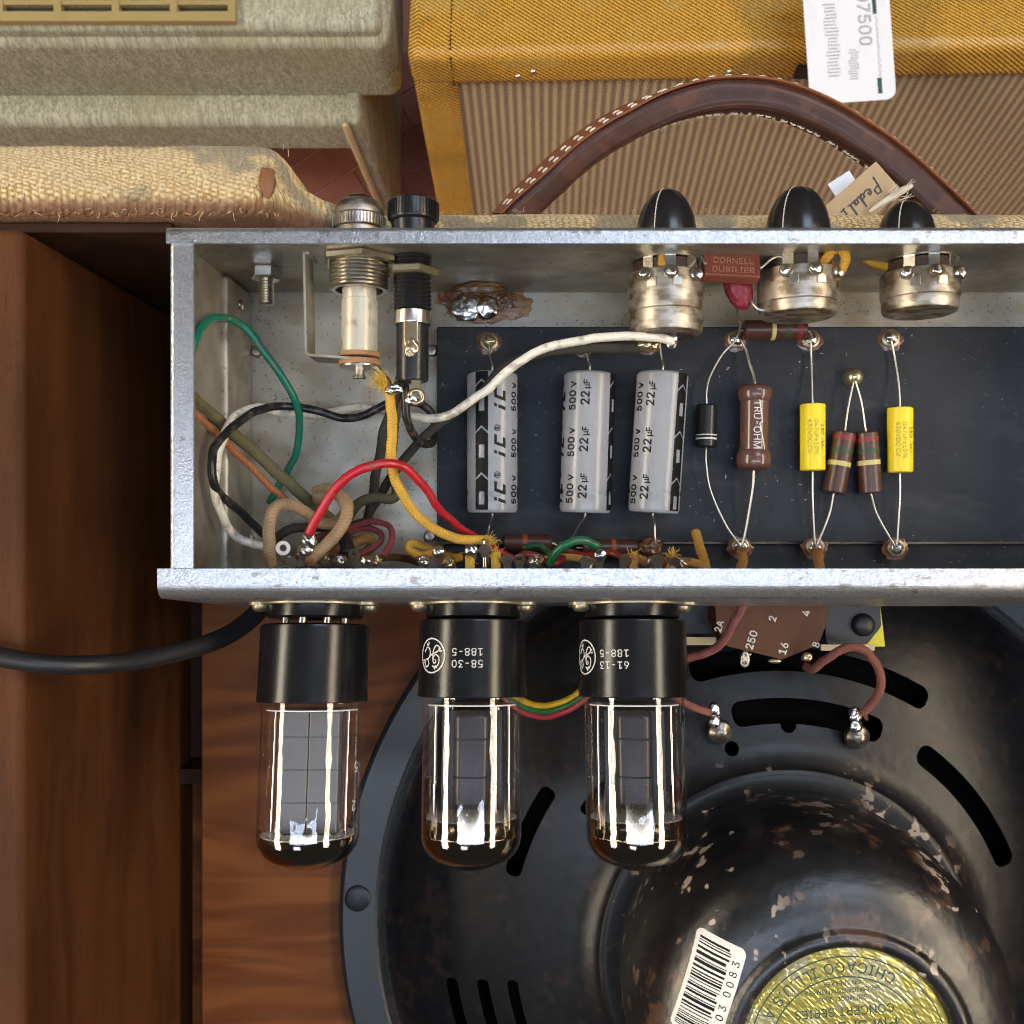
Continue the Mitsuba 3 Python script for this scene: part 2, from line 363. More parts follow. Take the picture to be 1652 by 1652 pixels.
def pvc(parent_or_none, name, label, pts, r, col, cloth=False, seed=1, cat='wire', group=None, flecks=None):
    c_ = catmull(pts, .34 if cloth else .8); k_ = np.minimum(1, np.minimum(np.arange(len(c_)), np.arange(len(c_))[::-1])/12.)[:, None]
    c_ = c_+k_*(np.stack([meshkit.fbm(c_*.16+seed*9+q*31, 2, q) for q in range(3)], 1)-.5)*(1.0 if cloth else .9)
    m = sweep(c_, r, 14 if cloth else 12, raw=True)
    v = m.vertices; n = 14 if cloth else 12; k = np.arange(len(v)); i, j = k//n, k % n
    c = np.tile(np.asarray(col, float), (len(v), 1))
    if cloth:
        c *= (.80+.32*(((i+j) % 3 == 0) | ((i-j) % 3 == 0)))[:, None]
        c *= (.75+.5*meshkit.fbm(v*.35+seed, 3, seed))[:, None]
    else: c *= (.9+.2*meshkit.fbm(v*.25+seed, 2, seed))[:, None]; gr_ = np.clip((meshkit.fbm(v*.5+40, 3, 9)-.56)*5, 0, .5)[:, None]; c = c*(1-gr_)+gr_*np.array([.12, .09, .06])
    if flecks is not None: c[(i*3+j) % 7 == 0] = flecks
    if parent_or_none: return part(parent_or_none, name, m, 'wire_cloth' if cloth else 'wire_plastic', True, color=np.clip(c, 0, 1))
    k = thing(name, label, cat, group)
    put(k, m, 'wire_cloth' if cloth else 'wire_plastic', True, color=np.clip(c, 0, 1)); return k
def pts(*l): return [P(*q) for q in l]

# ------------------------------------------------------------------ setting behind: floor
FZ = -950.
put('floor', bx(-1600, 1600, -1200, 1500, FZ-30, FZ-4), 'grout', False); labels['floor'] = {'label': 'red brown floor of narrow diagonal boards', 'kind': 'structure'}
ca, sa = math.cos(math.radians(33)), math.sin(math.radians(33))
for i in range(-9, 10):
    for j in range(-2, 3):
        L, W = 190., 46.
        u, v = (j+.5*(i % 2))*L, i*W
        cx, cy = -170+u*ca-v*sa, 390+u*sa+v*ca
        if -420 < cx < 80 and 220 < cy < 620:
            b = rbox(-L/2+1, L/2-1, -W/2+1.2, W/2-1.2, -6, 0, 1.5, 8)
            part('floor', 'plank', xf(b, (cx, cy, FZ-rng.uniform(0, 1.2)), (ca, sa, 0), (-sa, ca, 0)), 'floor_wood', 30)

# ------------------------------------------------------------------ grey linen case on its stand, behind left
k = thing('linen_case', 'grey green linen covered case with a gold vent at the back left', 'case')
xl, xr = -760., -104.
part(k, 'lid', rbox(xl, xr, 398, 900, -640, -530, 14, 16), 'grey_linen', 30)
part(k, 'lid_top', rbox(xl+4, xr-6, 404, 900, -545, -518, 8, 16), 'grey_linen', 30)
part(k, 'body', rbox(xl+20, -150, 372, 890, -700, -632, 10, 12), 'grey_linen', 30)
part(k, 'side_panel', rbox(-158, -144, 370, 890, FZ, -625, 5, 12), 'grey_linen', 30)
part(k, 'side_panel', rbox(xl+10, xl+24, 372, 890, FZ, -628, 5, 12), 'grey_linen', 30)
part(k, 'piping', sweep([(-159, 368, -625), (-159, 367, -800), (-159, 368, FZ+2)], 3.2, 10, 20), 'fluff_tan', True)
vx, vy = -229., 410.
vent = [bx(xl+100, vx, vy-4, vy+4, -517, -511)]+[bx(xl+100, vx, vy+10+16*q, vy+14+16*q, -517, -512) for q in range(4)]
for q in range(9): vent.append(bx(vx-6-48*q, vx-48*q, vy, vy+70, -517, -511))
part(k, 'vent_grille', vent, 'vent_gold', 30)
part(k, 'vent_opening', bx(xl+100, vx-1, vy, vy+70, -518.5, -516.8), 'void_dark', False)

# ------------------------------------------------------------------ tweed amplifier behind right
k = thing('tweed_amplifier', 'lacquered yellow tweed amplifier leaning back with a brown striped grille', 'amplifier')
vd = unit(V(.036, -.29, -1)); ud = unit(V(1, 0, .036)); ud = unit(ud-np.dot(ud, vd)*vd); wd = np.cross(ud, vd)
wd = wd if wd[1] > 0 else -wd                       # into the amplifier
O = P(668, 97, -510)
def yb(x0, x1, d0, d1, w0, w1, r, seg=16):            # box in the amplifier's own axes: right, down, back
    return xf(rbox(x0, x1, d0, d1, w0, w1, r, seg), O, ud, vd, wd) if np.dot(np.cross(ud, vd), wd) > 0 else xf(rbox(x0, x1, d0, d1, w0, w1, r, seg), O, ud, vd, wd)
W_, H_ = 720., 430.
def fixw(m):
    m = mm(m)
    if m.volume < 0: m.invert()
    return m
part(k, 'top_panel', fixw(yb(-6, W_, -6, 33, 0, 240, 10)), 'lacquered_tweed', 30)
part(k, 'side_panel', fixw(yb(-5, 32, 20, H_, .6, 238, 9)), 'lacquered_tweed', 30)
part(k, 'side_panel', fixw(yb(W_-34, W_-1, 20, H_, .6, 238, 9)), 'lacquered_tweed', 30)
part(k, 'bottom_panel', fixw(yb(-4, W_-2, H_-30, H_+4, .9, 238, 9)), 'lacquered_tweed', 30)
part(k, 'grille', fixw(yb(26, W_-28, 27, H_-24, 9, 16, 1)), 'grille_cloth', 30)
for (ax, ad) in ((85, 21), (98, 16), (262, 20)):
    part(k, 'nail', fixw(xf(trimesh.creation.icosphere(2, 3.0), O, ud, vd, wd).apply_translation(ud*ax+vd*ad-wd*(-1))), 'nickel', True)
part(k, 'corner_seam', [fixw(yb(29.6, 31, -6.6, -5.6, 4+i*4.4, 6.4+i*4.4, .3, 6)) for i in range(48)]+[fixw(yb(29.6, 31, -2+i*4.2, .2+i*4.2, -.45, .4, .3, 6)) for i in range(8)], 'dark_wood', False)
labels[k+'__corner_seam'] = {'kind': 'stuff'}
part(k, 'badge', fixw(yb(316, 390, 12, 27, -2.5, 2, 1.2)), 'black_plastic', 30)

# price tag hanging in front of the yellow amplifier
k = thing('price_tag', 'white price tag hanging at the top right in front of the yellow tweed', 'tag')
tc = P(1369, 62, -455); tx = unit(V(1, .07, .0)); ty = unit(V(-.07, 1, 0)); tz = V(0, 0, 1)
card = Polygon(sbox(-33, -49, 33, 60).buffer(-8).buffer(8))
put(k+'__card', xf(extrude(card, .8), tc, tx, ty, tz), 'tag_white', 30)
def tag_txt(name, m, ox, oy, b): part(k, name, xf(xf(m, (ox, oy, 0), (0, -1, 0), (1, 0, 0)), tc+tz*.85, tx, ty, tz), b, False)
tag_txt('lettering', text('07500', 9.5, .1, True), 8, 35, 'print_grey')
g = np.random.default_rng(3)
tag_txt('green_bar', bx(-9, 21, -1.5, 1.5, 0, .1), 21, 38, 'print_green')
tag_txt('green_bar', bx(70, 82, -1.7, 1.7, 0, .1), 21, 38, 'print_green')
tag_txt('fine_print', [bx(i*1.55, i*1.55+.7, -1.2, g.uniform(.2, 1.5), 0, .1) for i in range(30)], 22, 15, 'print_grey')
tag_txt('small_print', [bx(i*2.0, i*2.0+1.0, -6*g.uniform(.3, 1), 4*g.uniform(.3, 1), 0, .1) for i in range(12)], 3, -9, 'print_grey')
tag_txt('faded_print', [bx(i*2.6, i*2.6+1.1, -6*g.uniform(.5, 1), 6*g.uniform(.5, 1), 0, .1) for i in range(22)], -13, 27, 'print_grey')
part(k, 'string', sweep([tc+V(0, 55, 1), tc+V(4, 80, -10), tc+V(20, 130, -50), tc+V(30, 190, -85)], .7, 6, 6), 'fluff_white', True)

# ------------------------------------------------------------------ the open amplifier: cabinet
cab = thing('amplifier_cabinet', 'aged cream tweed amplifier cabinet lying on its face with its back open', 'cabinet')
lump = m3.Manifold.batch_hull([m3.Manifold.sphere(7.5, 24).translate((x, y, z)) for x in (-170, -70) for y in (90.5, 95.5) for z in (-10.5, -190)])
lump2 = m3.Manifold.batch_hull([m3.Manifold.sphere(6, 24).translate((x, 88.5+.0, z)) for x in (-66,) for z in (-14, -190)]+[m3.Manifold.sphere(5, 24).translate((-48, 87, z)) for z in (-38, -190)])
strip_ = m3.Manifold.batch_hull([m3.Manifold.sphere(6, 24).translate((x, y, z)) for x in (-80, 276) for y in (89, 91.5) for z in (-53, -190)])
top = mm((lump+lump2+strip_).refine_to_length(3.0))
trimesh.smoothing.filter_taubin(top, iterations=12)
top.vertices += (top.vertex_normals*((meshkit.fbm(top.vertices*.09+50, 3, 5)-.5)*1.6)[:, None])
part(cab, 'top_panel', top, 'aged_tweed', True, label='frayed cream tweed top edge with a worn corner')
wc = P(431, 294, -2.6)
sp = blob(wc, (2.3, 4.2, 1.3), 3, .3); part(cab, 'worn_spot', sp, 'bare_wood', True, label='bare wood showing through the worn tweed corner')
fr = []
for i in range(22):
    a = rng.uniform(0, 6.28); c = wc+V(2.6*math.cos(a), 5.2*math.sin(a), .3); fr.append(fray(c, (math.cos(a)*.5, math.sin(a)*.5, .3), 2, 1.6, .10, .6, i, .3))
for i in range(170):
    x = rng.uniform(-150, -62); y = rng.choice([83.5, 101.0, rng.uniform(84, 100)]); z = -3.2 if 85 < y < 99 else -7
    fr.append(fray((x, y, z), (.3, rng.choice([-1, 1])*.5, .5), 1, 2.2, .08, .7, 100+i, .2))
for i in range(120):
    fr.append(fray((rng.uniform(-50, 140), 97.2, -50+rng.uniform(-4, 3)), (.2, 1, .3), 1, 1.6, .07, .7, 400+i, .2))
part(cab, 'loose_threads', fr, 'fluff_tan', True)
labels[cab+'__loose_threads'] = {'kind': 'stuff'}
part(cab, 'panel_lining', rbox(-160, -97, 79.5, 82.5, -190, -12, .6, 8), 'dark_wood', 30)
part(cab, 'side_panel', rbox(-156, -136, -330, 79, -195, -6, 2.5, 12), 'raw_pine', 30)
part(cab, 'baffle', rbox(-124, 260, -330, 74, -129, -117, .8, 8), 'stained_wood', 30)
part(cab, 'cleat', bx(-136, -118, -104, 74, -170, -140), 'dark_wood', False)
part(cab, 'cleat', bx(-136, -118, -330, -106.5, -170, -142), 'stained_wood', False)
part(cab, 'brace', bx(-136.2, -124.2, -111, -105, -142, -126), 'dark_wood', False)

part(cab, 'side_panel', rbox(262, 282, -330, 79, -195, -6, 2.5, 12), 'raw_pine', 30)
bn = thing('workbench', 'wooden workbench hidden under the open amplifier', 'bench')
part(bn, 'bench_top', rbox(-168, 292, -328, 98, -232, -198, 3, 8), 'raw_pine', 30)
for x_, y_ in ((-150, -310), (250, -310), (-150, 60), (250, 60)): part(bn, 'leg', rbox(x_, x_+30, y_, y_+30, FZ, -231, 2, 8), 'raw_pine', 30)

# leather handle
hk = thing('leather_handle', 'brown leather carrying handle with white stitching arching above the chassis', 'handle')
hz = -100.
hp = [P(x, y, hz) for x, y in ((815, 362), (838, 336), (880, 296), (935, 247), (1000, 205), (1080, 172), (1160, 158), (1240, 163), (1320, 192), (1390, 234), (1445, 275), (1510, 335), (1560, 385))]
hc = catmull(hp, 1.2); ht, hn, hb = frames(hc, (0, 0, 1))
s_ = np.linspace(0, 1, len(hc)); tw = np.interp(s_, [0, .1, .3, .45, .6, 1], [.45, .60, .56, .12, -.02, -.05])
n2 = hn*np.cos(tw)[:, None]+hb*np.sin(tw)[:, None]; b2 = -hn*np.sin(tw)[:, None]+hb*np.cos(tw)[:, None]
def hsweep(sec, closed=True, taper=None):
    sec = np.asarray(sec, float); m = len(hc); n = len(sec)
    tp = np.ones(m) if taper is None else taper
    v = (hc[:, None]+tp[:, None, None]*sec[None, :, :1]*n2[:, None]+sec[None, :, 1:2]*b2[:, None]).reshape(-1, 3)
    i, j = np.meshgrid(np.arange(m-1), np.arange(n), indexing='ij'); a = (i*n+j).ravel(); b = (i*n+(j+1) % n).ravel()
    f = np.vstack([np.stack([a, b, b+n], 1), np.stack([a, b+n, a+n], 1)])
    uv = np.stack([np.tile(np.linspace(0, 1, n), m), np.repeat(np.arange(m)*1.2, n)], 1)
    msh = trimesh.Trimesh(v, f, process=False)
    return msh, uv
def rsec(n0, n1, b0, b1, r, q=6):
    out = []
    for cx, cy, a0 in ((n1-r, b1-r, 0), (n0+r, b1-r, 90), (n0+r, b0+r, 180), (n1-r, b0+r, 270)):
        for a in np.linspace(a0, a0+90, q): out.append((cx+r*math.cos(math.radians(a)), cy+r*math.sin(math.radians(a))))
    return out
core, uvc = hsweep(rsec(-5.9, 5.0, -3.5, 6.5, 3.0))
core.vertices += core.vertex_normals*((meshkit.fbm(core.vertices*.25+70, 3, 2)-.5)*.6)[:, None]
part(hk, 'core', core, 'dark_leather', True, uv=uvc)
outer, uvo = hsweep(rsec(4.9, 5.9, -4.0, 6.8, .45, 4)); part(hk, 'outer_strap', outer, 'tan_leather', True, uv=uvo)
st = []
for row in (5.6, 1.6):
    for i in range(4, len(hc)-5, 5):
        a = hc[i]+n2[i]*5.9+b2[i]*row; b = hc[i+2]+n2[i+2]*5.9+b2[i+2]*row; c = (a+b)/2+n2[i+1]*.3
        st.append(sweep([a, c, b], .46, 6, 1.0))
part(hk, 'stitching', st, 'fluff_white', True)
st = []
for i in range(24, len(hc)-3, 3):
    a = hc[i]-n2[i]*5.9+b2[i]*.8; b = hc[i+2]-n2[i+2]*6.0+b2[i+2]*.8
    if rng.random() < .55: st.append(sweep([a, (a+b)/2-n2[i]*.4, b], .32, 6, 1.0))
    if rng.random() < .75: st.append(fray(a, -n2[i], 7, 1.5, .11, .7, 900+i, .5))
part(hk, 'frayed_stitching', st, 'fluff_white', True)
part(hk, 'end_clip', bx(*(P(748, 0, -75)[0], P(838, 0, -75)[0]), 95.5, 97.2+3.4, -96, -66), 'nickel', False)
for q in (826, 840):
    pass

# paper tags tied to the handle
k = thing('manila_tag', 'small handwritten manila tag tied under the handle at right', 'tag')
mc = P(1392, 322, -72); mx = unit(V(.62, -.78, 0)); my = unit(V(.78, .62, 0))
put(k+'__card', xf(extrude(sbox(-14, -7, 12, 7), .5), mc, unit(V(.75, .66, 0)), unit(V(-.66, .75, 0)), (0, 0, 1)), 'manila', 30)
def script(strokes, w=.35): return extrude(unary_union([LineString(s).buffer(w/2) for s in strokes]), .1)
ped = [[(0, -1), (.3, 1.2), (.9, 3.6), (2.2, 3.4), (2.2, 2.0), (.9, 1.6)], [(3, 1.1), (4.2, 1.5), (4, 2.2), (3.2, 1.9), (3.1, .8), (4.2, .3), (5, .7)], [(6.6, 1.7), (5.6, 1.6), (5.3, .7), (6, .3), (6.7, 1.5), (7, 4), (6.8, .5), (7.4, .4)],
       [(9, 1.7), (8, 1.6), (7.8, .7), (8.5, .4), (9.1, 1.6), (9.1, .5), (9.7, .5)], [(10.2, .5), (10.7, 4.2), (10.3, .5), (11, .4)], [(12.8, .5), (13, 3.6)], [(12.3, .2), (13.6, .4)]]
part(k, 'handwriting', xf(script(ped, .45), mc+V(4.2, 6.6, .6), unit(V(-.75, -.66, 0))*1.2, unit(V(.66, -.75, 0))*1.2, (0, 0, 1)), 'ink', False)
k = thing('white_paper_slip', 'white paper slip behind the manila tag', 'paper')
put(k, xf(extrude(sbox(-4, -12, 5, 9), .4), P(1372, 322, -80), unit(V(.78, .5, 0)), unit(V(-.5, .78, 0)), (0, 0, 1)), 'tag_white', 30)
k = thing('cotton_tie', 'loose white cotton tie beside the manila tag at right', 'string')
put(k, [sweep([P(1402, 342, -70), P(1422, 328, -69), P(1448, 312, -70), P(1470, 300, -74)], [.6, 1.1, 1.2, .8], 8, 1), fray(P(1440, 318, -69), (1, .6, .2), 16, 7, .16, .25, 5, 2.)], 'fluff_white', True)

# ------------------------------------------------------------------ chassis
ch = thing('amplifier_chassis', 'open galvanised steel amplifier chassis tray full of wiring', 'chassis')
def arc(c, r, a0, a1, n=6): return [(c[0]+r*math.cos(math.radians(a)), c[1]+r*math.sin(math.radians(a))) for a in np.linspace(a0, a1, n)]
def sheet(line, t=.6): return LineString(line).buffer(t, cap_style=2, join_style=1)
def along_x(poly, x0, x1): return xf(extrude(poly, x1-x0), (x0, 0, 0), (0, 1, 0), (0, 0, 1), (1, 0, 0))
def along_y(poly, y0, y1): return xf(extrude(poly, y1-y0), (0, y0, 0), (1, 0, 0), (0, 0, 1), (0, 1, 0)) 
XR = 215.
part(ch, 'top_wall', along_x(sheet([(73.0, -.6)]+arc((76, -1.6), 1, 90, 0)+[(77, -64.6)]), -94, XR), 'zinc_rim', 30)
part(ch, 'floor_panel', along_x(sheet([(77.8, -66.4), (-32, -66.4)]), -93.6, XR), 'galvanised_steel', 30)
part(ch, 'bottom_wall', along_x(sheet([(-15.4, -.6)]+arc((-19.4, -4.6), 4.0, 90, 180, 12)+[(-31.6, -65)]), -96.4, XR), 'zinc_rim', 30)
part(ch, 'end_panel', fixw(along_y(sheet([(-87.0, -1.9), (-91.8, -1.9)]+arc((-92.2, -2.9), 1, 90, 180)), -16, 73)), 'zinc_rim', 30)
part(ch, 'end_panel', fixw(along_x(Polygon([(76, -3), (-21, -3), (-31, -65.6), (76, -65.6)]), -93.8, -92.6)), 'zinc_rim', 30)
part(ch, 'end_panel', fixw(along_x(Polygon([(76, -3), (-21, -3), (-31, -65.6), (76, -65.6)]), XR-1.4, XR-.2)), 'zinc_rim', 30)
part(ch, 'inner_wall', bx(-92.5, XR, 75.3, 76.3, -65.6, -2.0), 'galvanised_steel', False)
part(ch, 'inner_wall', bx(-92.5, -91.7, -22, 75.2, -65.6, -3.2), 'galvanised_steel', False)
part(ch, 'corner_fold', rbox(-93, -89.2, -24, 75.0, -66, -40, 1.6, 16), 'galvanised_steel', 40)
for (x, y, z, r) in ((368, 492, -52, 1.7),):
    c = P(x, y, z); c[0] = -89.0; part(ch, 'rivet', blob(c, (1.0, r, r), 2, .04), 'nickel', True)
for (x, y) in ((415, 567), (402, 868), (697, 566), (694, 865)):
    c = P(x, y, -65); part(ch, 'rivet', lathe([(2.1, 0), (2.1, 1.2), (1.5, 2.0), (0, 2.2)], c-V(0, 0, .8), (0, 0, 1), 20), 'nickel', 40)
# bolt with hex nut
c = P(430, 420, -34); bl = thing('hex_bolt', 'zinc hex nut on a short bolt in the top left chassis wall', 'bolt')
yb0 = 75.2
part(bl, 'nut', xf(mm(m3.Manifold.hull_points(np.array([(4.9*math.cos(a)*s, 4.9*math.sin(a)*s, h) for a in np.arange(6)*math.pi/3 for s, h in ((.9, 0), (1, .5), (1, 3.0), (.88, 3.6))]))), (c[0], yb0, c[2]), (1, 0, 0), (0, 0, 1), (0, -1, 0)), 'bright_tin', 25)
part(bl, 'shank', lathe([(0, 11.6), (2.0, 11.4)]+[(2.4-.45*(i % 2), 11-i*.42) for i in range(20)], (c[0], yb0, c[2]), (0, -1, 0), 20), 'nickel', 25)
# solder patch with burnt flux
sk = thing('ground_solder_patch', 'shiny solder puddle ringed by burnt flux on the chassis floor', 'solder')
c = P(770, 492, -65.4)
part(sk, 'flux_stain', [blob(c+V(1, 1.5, -.5), (13.5, 8, .9), 14, .45, 4, 1.8), blob(c+V(12, 0, -.5), (7, 4.5, .8), 17, .45, 3, 1.8), blob((c[0]+1, 75.0, -58), (8, .9, 7), 21, .45, 3, 1.8)], 'amber_flux', True)
part(sk, 'burnt_flux', [blob(c+V(-2, 2.5, .0), (9, 6.6, 1.2), 4, .5, 4, 2.2), blob(c+V(9, 1, -.1), (5.0, 3.2, 1.1), 7, .55, 4, 2.4), blob(c+V(-5, 6, .1), (5, 3.2, 1.4), 9, .5, 3, 2.2)], 'flux', True)
part(sk, 'solder_puddle', [blob(c+V(-3, -.8, .8), (5.6, 4.8, 2.0), 5, .24, 4, .9), blob(c+V(3.2, -1.2, .9), (4.4, 3.9, 2.0), 8, .26, 4, .9)], 'old_solder', True)

# ------------------------------------------------------------------ circuit board
bd = thing('circuit_board', 'dark blue black fibre eyelet board on the chassis floor', 'circuit board')
bl_, bt, bb = P(705, 0, -60)[0], P(0, 527, -60)[1], P(0, 874, -60)[1]
part(bd, 'panel', rbox(bl_, XR-4, bb, bt, -62.4, -60, .4, 8), 'fibre_board', 30)
part(bd, 'lower_panel', rbox(bl_+2, XR-4, -30, bb-1, -65.6, -64.2, .4, 8), 'fibre_board', 30)
EY = [(789, 551), (1188, 547), (1308, 547), (1437, 546), (1195, 882), (1315, 882), (1446, 884), (1048, 552), (940, 556)]
for i, (x, y) in enumerate(EY):
    c = P(x, y, -59.5)
    part(bd, 'flux_halo', blob(c+V(0, -.4, -.6), (4.2, 3.9, .45), 50+i, .35, 3, 1.4), 'flux', True)
    part(bd, 'eyelet', lathe([(3.0, -.3), (3.0, .3), (2.4, .7), (1.6, .7), (1.5, -.5)], c, (0, 0, 1), 24), 'brass', 40)
    part(bd, 'eyelet_solder', blob(c+V(0, 0, .6), (2.3, 2.2, 1.6), 10+i, .28), 'flux_solder' if i in (0, 7, 8) else 'solder', True)
c = P(1378, 608, -58)
part(bd, 'solder_dome', lathe([(0, 2.6), (1.3, 2.35), (2.4, 1.6), (3.0, .4), (3.1, -2)], c, (0, 0, 1), 28), 'flux_solder', True)
c = P(1050, 884, -56); part(bd, 'burnt_joint', [blob(c, (3.6, 3.4, 2.4), 31, .5, 3, 1.6), blob(c+V(2, -4, 0), (2.4, 2.6, 2), 32, .4)], 'flux', True)

def lead(parent, ps, r=.36): return part(parent, 'lead', sweep(ps, r, 8, .8), 'lead_tin', True)
def stripe_poly(L, w, n, ph):
    base = sbox(.3, -w/2, L-.3, w/2); per = L/n*1.0; cut = []
    for i in range(-1, n+1):
        u = i*per+ph
        cut.append(sbox(u, -w*.23, u+per*.28, w*.23))
        a = u+per*.52
        cut.append(LineString([(a, -w/2-.3), (a+per*.15, 0), (a, w/2+.3)]).buffer(.28, cap_style=2, join_style=2))
    return base.difference(unary_union(cut))
def capacitor(label, top, bot, R, rot, phase, lt, lb):
    k = thing('filter_capacitor', label, 'capacitor')
    zc = -60+R+.3; a0, a1 = P(*bot, zc), P(*top, zc); L = np.linalg.norm(a1-a0); a = unit(a1-a0)
    prof = [(R-2.3, -.0), (R-1.6, -.7), (R-.5, -.5), (R, .6), (R, 5.0), (R-.28, 5.7), (R-.28, 6.3), (R, 7.0), (R, L-.9), (R-.5, L-.15), (R-1.6, L+.2), (R-2.5, L-.3)]
    part(k, 'sleeve', lathe(prof, a0, a, 64), 'cap_sleeve', 40)
    part(k, 'end_cap', lathe([(0, .5), (R-2.2, .5), (R-1.7, -.2)], a0, a, 40), 'aluminium_end', 30)
    part(k, 'end_cap', lathe([(0, L-.6), (R-2.2, L-.6)], a0, a, 40), 'aluminium_end', 30)
    up = V(0, 0, 1)
    def ang(deg):       # direction round the axis: 0 faces up, positive to the right in view
        r = unit(np.cross(a, up)); return math.cos(math.radians(deg))*up+math.sin(math.radians(deg))*r
    st = stripe_poly(L, 4.3, 3, phase)
    for q in (0, 188): part(k, 'polarity_stripe', wrap(extrude(st, .1), a0, a, ang(rot+q), R), 'print_black', False)
    ms = []
    for i in range(3):
        u = 1.6+phase*.3+i*L/3
        # stylised slanted letters i c and the registered mark
        i1 = Polygon([(0, 0), (1.15, 0), (2.05, 2.6), (.9, 2.6)]); i2 = Polygon([(1.05, 3.1), (2.2, 3.1), (2.55, 4.0), (1.4, 4.0)])
        cc = Polygon([(3.1, 0), (6.6, 0), (6.9, .95), (4.5, .95), (5.3, 3.1), (7.7, 3.1), (8.0, 4.0), (4.5, 4.0)])
        lg = unary_union([i1, i2, cc]).buffer(-.02)
        m = extrude(lg, .1); m.apply_scale([.92, .95, 1]); m.apply_translation([u, -1.6, 0])
        rg = unary_union([Point(0, 0).buffer(1.05).difference(Point(0, 0).buffer(.82)), LineString([(-.35, -.6), (-.35, .6), (.2, .55), (.3, .15), (-.3, .0), (.4, -.6)]).buffer(.12)])
        m2 = extrude(affinity.translate(rg, u+9.3, 1.2), .1)
        ms.append(wrap(trimesh.util.concatenate([m, m2]), a0, a, ang(rot+44), R))
        t = text('500 v', 2.5, .1, True); t.apply_translation([u-.3, -1, 0]); ms.append(wrap(t, a0, a, ang(rot+83), R))
        t = text('22', 2.7, .1, True); t.apply_translation([u+1.3, -1, 0]); ms.append(wrap(t, a0, a, ang(rot+114), R))
        t = text('µF', 1.9, .1, True); t.apply_translation([u+6.6, -.95, 0]); ms.append(wrap(t, a0, a, ang(rot+114), R))
    part(k, 'lettering', ms, 'print_black', False)
    lead(k, [a1+a*.2, a1+a*3]+[P(*q) for q in lt]); lead(k, [a0-a*-.5, a0-a*2]+[P(*q) for q in lb])
    return k
capacitor('grey capacitor nearest the bare chassis floor, black arrow stripe up its middle', (794, 603), (794, 824), 8.25, -23, 2, [(790, 575, -57), (789, 556, -58)], [(789, 850, -54), (787, 872, -50), (786, 890, -42)])
capacitor('middle one of the three grey capacitors, arrow stripe on its right edge', (951, 603), (944, 824), 8.35, -124, 2.2, [(951, 588, -57), (946, 572, -58), (940, 560, -58)], [(936, 845, -54), (926, 862, -57), (918, 874, -60)])
capacitor('grey capacitor standing beside the small black diode', (1069, 603), (1054, 824), 8.35, -144, 0.8, [(1069, 585, -56), (1066, 566, -57), (1064, 552, -57)], [(1056, 845, -54), (1057, 870, -54), (1058, 888, -55)])

# small parts on the board
k = thing('diode', 'small black diode with silver bands beside the third grey capacitor', 'diode')
a0, a1 = P(1139, 722, -56.2), P(1140, 653, -56.2); ax = unit(a1-a0)
part(k, 'body', cyl(a0, a1, 3.4, 32, .5), 'black_plastic', 40)
part(k, 'band', lathe([(3.44, 2.6), (3.44, 3.2)], a0, ax, 32), 'print_white', True); part(k, 'band', lathe([(3.44, 3.9), (3.44, 4.3)], a0, ax, 32), 'print_white', True)
lead(k, [a1, P(1140, 630, -56), P(1146, 606, -57), P(1165, 572, -58), P(1188, 548, -57.5)]); lead(k, [a0, P(1139, 745, -56), P(1146, 790, -57), P(1170, 845, -57.5), P(1195, 881, -57.5)])
k = thing('power_resistor', 'glossy brown enamelled power resistor with flared ends', 'resistor')
a0, a1 = P(1216, 759, -54), P(1218, 620, -54); ax = unit(a1-a0); L = np.linalg.norm(a1-a0)
prof = [(0, -.2), (2.5, 0), (4.6, .6), (5.5, 2.0), (5.6, 4.5), (5.1, 6.5), (4.65, 8.0), (4.6, L-7), (4.9, L-5.5), (5.4, L-4), (5.4, L-2), (4.6, L-.7), (2.5, L), (0, L+.2)]
pp = catmull([(r, s, 0) for r, s in prof], .5)[:, :2]; pp[0, 0] = pp[-1, 0] = 0
part(k, 'body', lathe([(max(r, 0), s) for r, s in pp], a0, ax, 48), 'brown_enamel', True)
t = centre(text('TRU-OHM', 2.3, .1)); part(k, 'lettering', [wrap(t, a0+ax*L*.52, -ax, V(-.05, 0, 1), 4.62, .7), wrap(extrude(LineString([(-9, -.9), (-1, .3), (-.5, -.6), (8.5, 1.4)]).buffer(.18), .1), a0+ax*L*.52, -ax, V(.25, 0, 1), 4.62, .7)], 'print_white', False)
lead(k, [a1, P(1216, 606, -55), P(1209, 585, -56), P(1204, 565, -57), P(1196, 548, -57.5)], .5); lead(k, [a0, P(1214, 790, -55), P(1204, 850, -57), P(1197, 881, -57.5)], .5)
def film_cap(label, x, y0, y1, lt, lb):
    k = thing('film_capacitor', label, 'capacitor', None)
    a0, a1 = P(x, y1, -55.8), P(x, y0, -55.8); ax = unit(a1-a0); L = np.linalg.norm(a1-a0)
    part(k, 'body', lathe([(0, .4), (3.2, .4), (3.7, 0), (4.05, .3), (4.05, L-.3), (3.7, L), (3.2, L-.4), (0, L-.4)], a0, ax, 40), 'yellow_film', 40)
    ms = []
    for tt, d, o in (('150 -M-', 30, 0), ('.047uF±10%', 0, 0), ('630VDC CV', -30, 0)):
        t = centre(text(tt, 1.45, .08)); ms.append(wrap(t, a0+ax*L*.5, -ax, V(math.sin(math.radians(d)), 0, math.cos(math.radians(d))), 4.05, .6))
    part(k, 'lettering', ms, 'print_olive', False)
    lead(k, [a1, *lt]); lead(k, [a0, *lb])
film_cap('yellow tubular capacitor beside the brown power resistor', 1311, 652, 759, pts((1310, 620, -57), (1309, 585, -58), (1308, 548, -57.5)), pts((1311, 800, -56), (1313, 850, -57), (1315, 880, -57.5)))
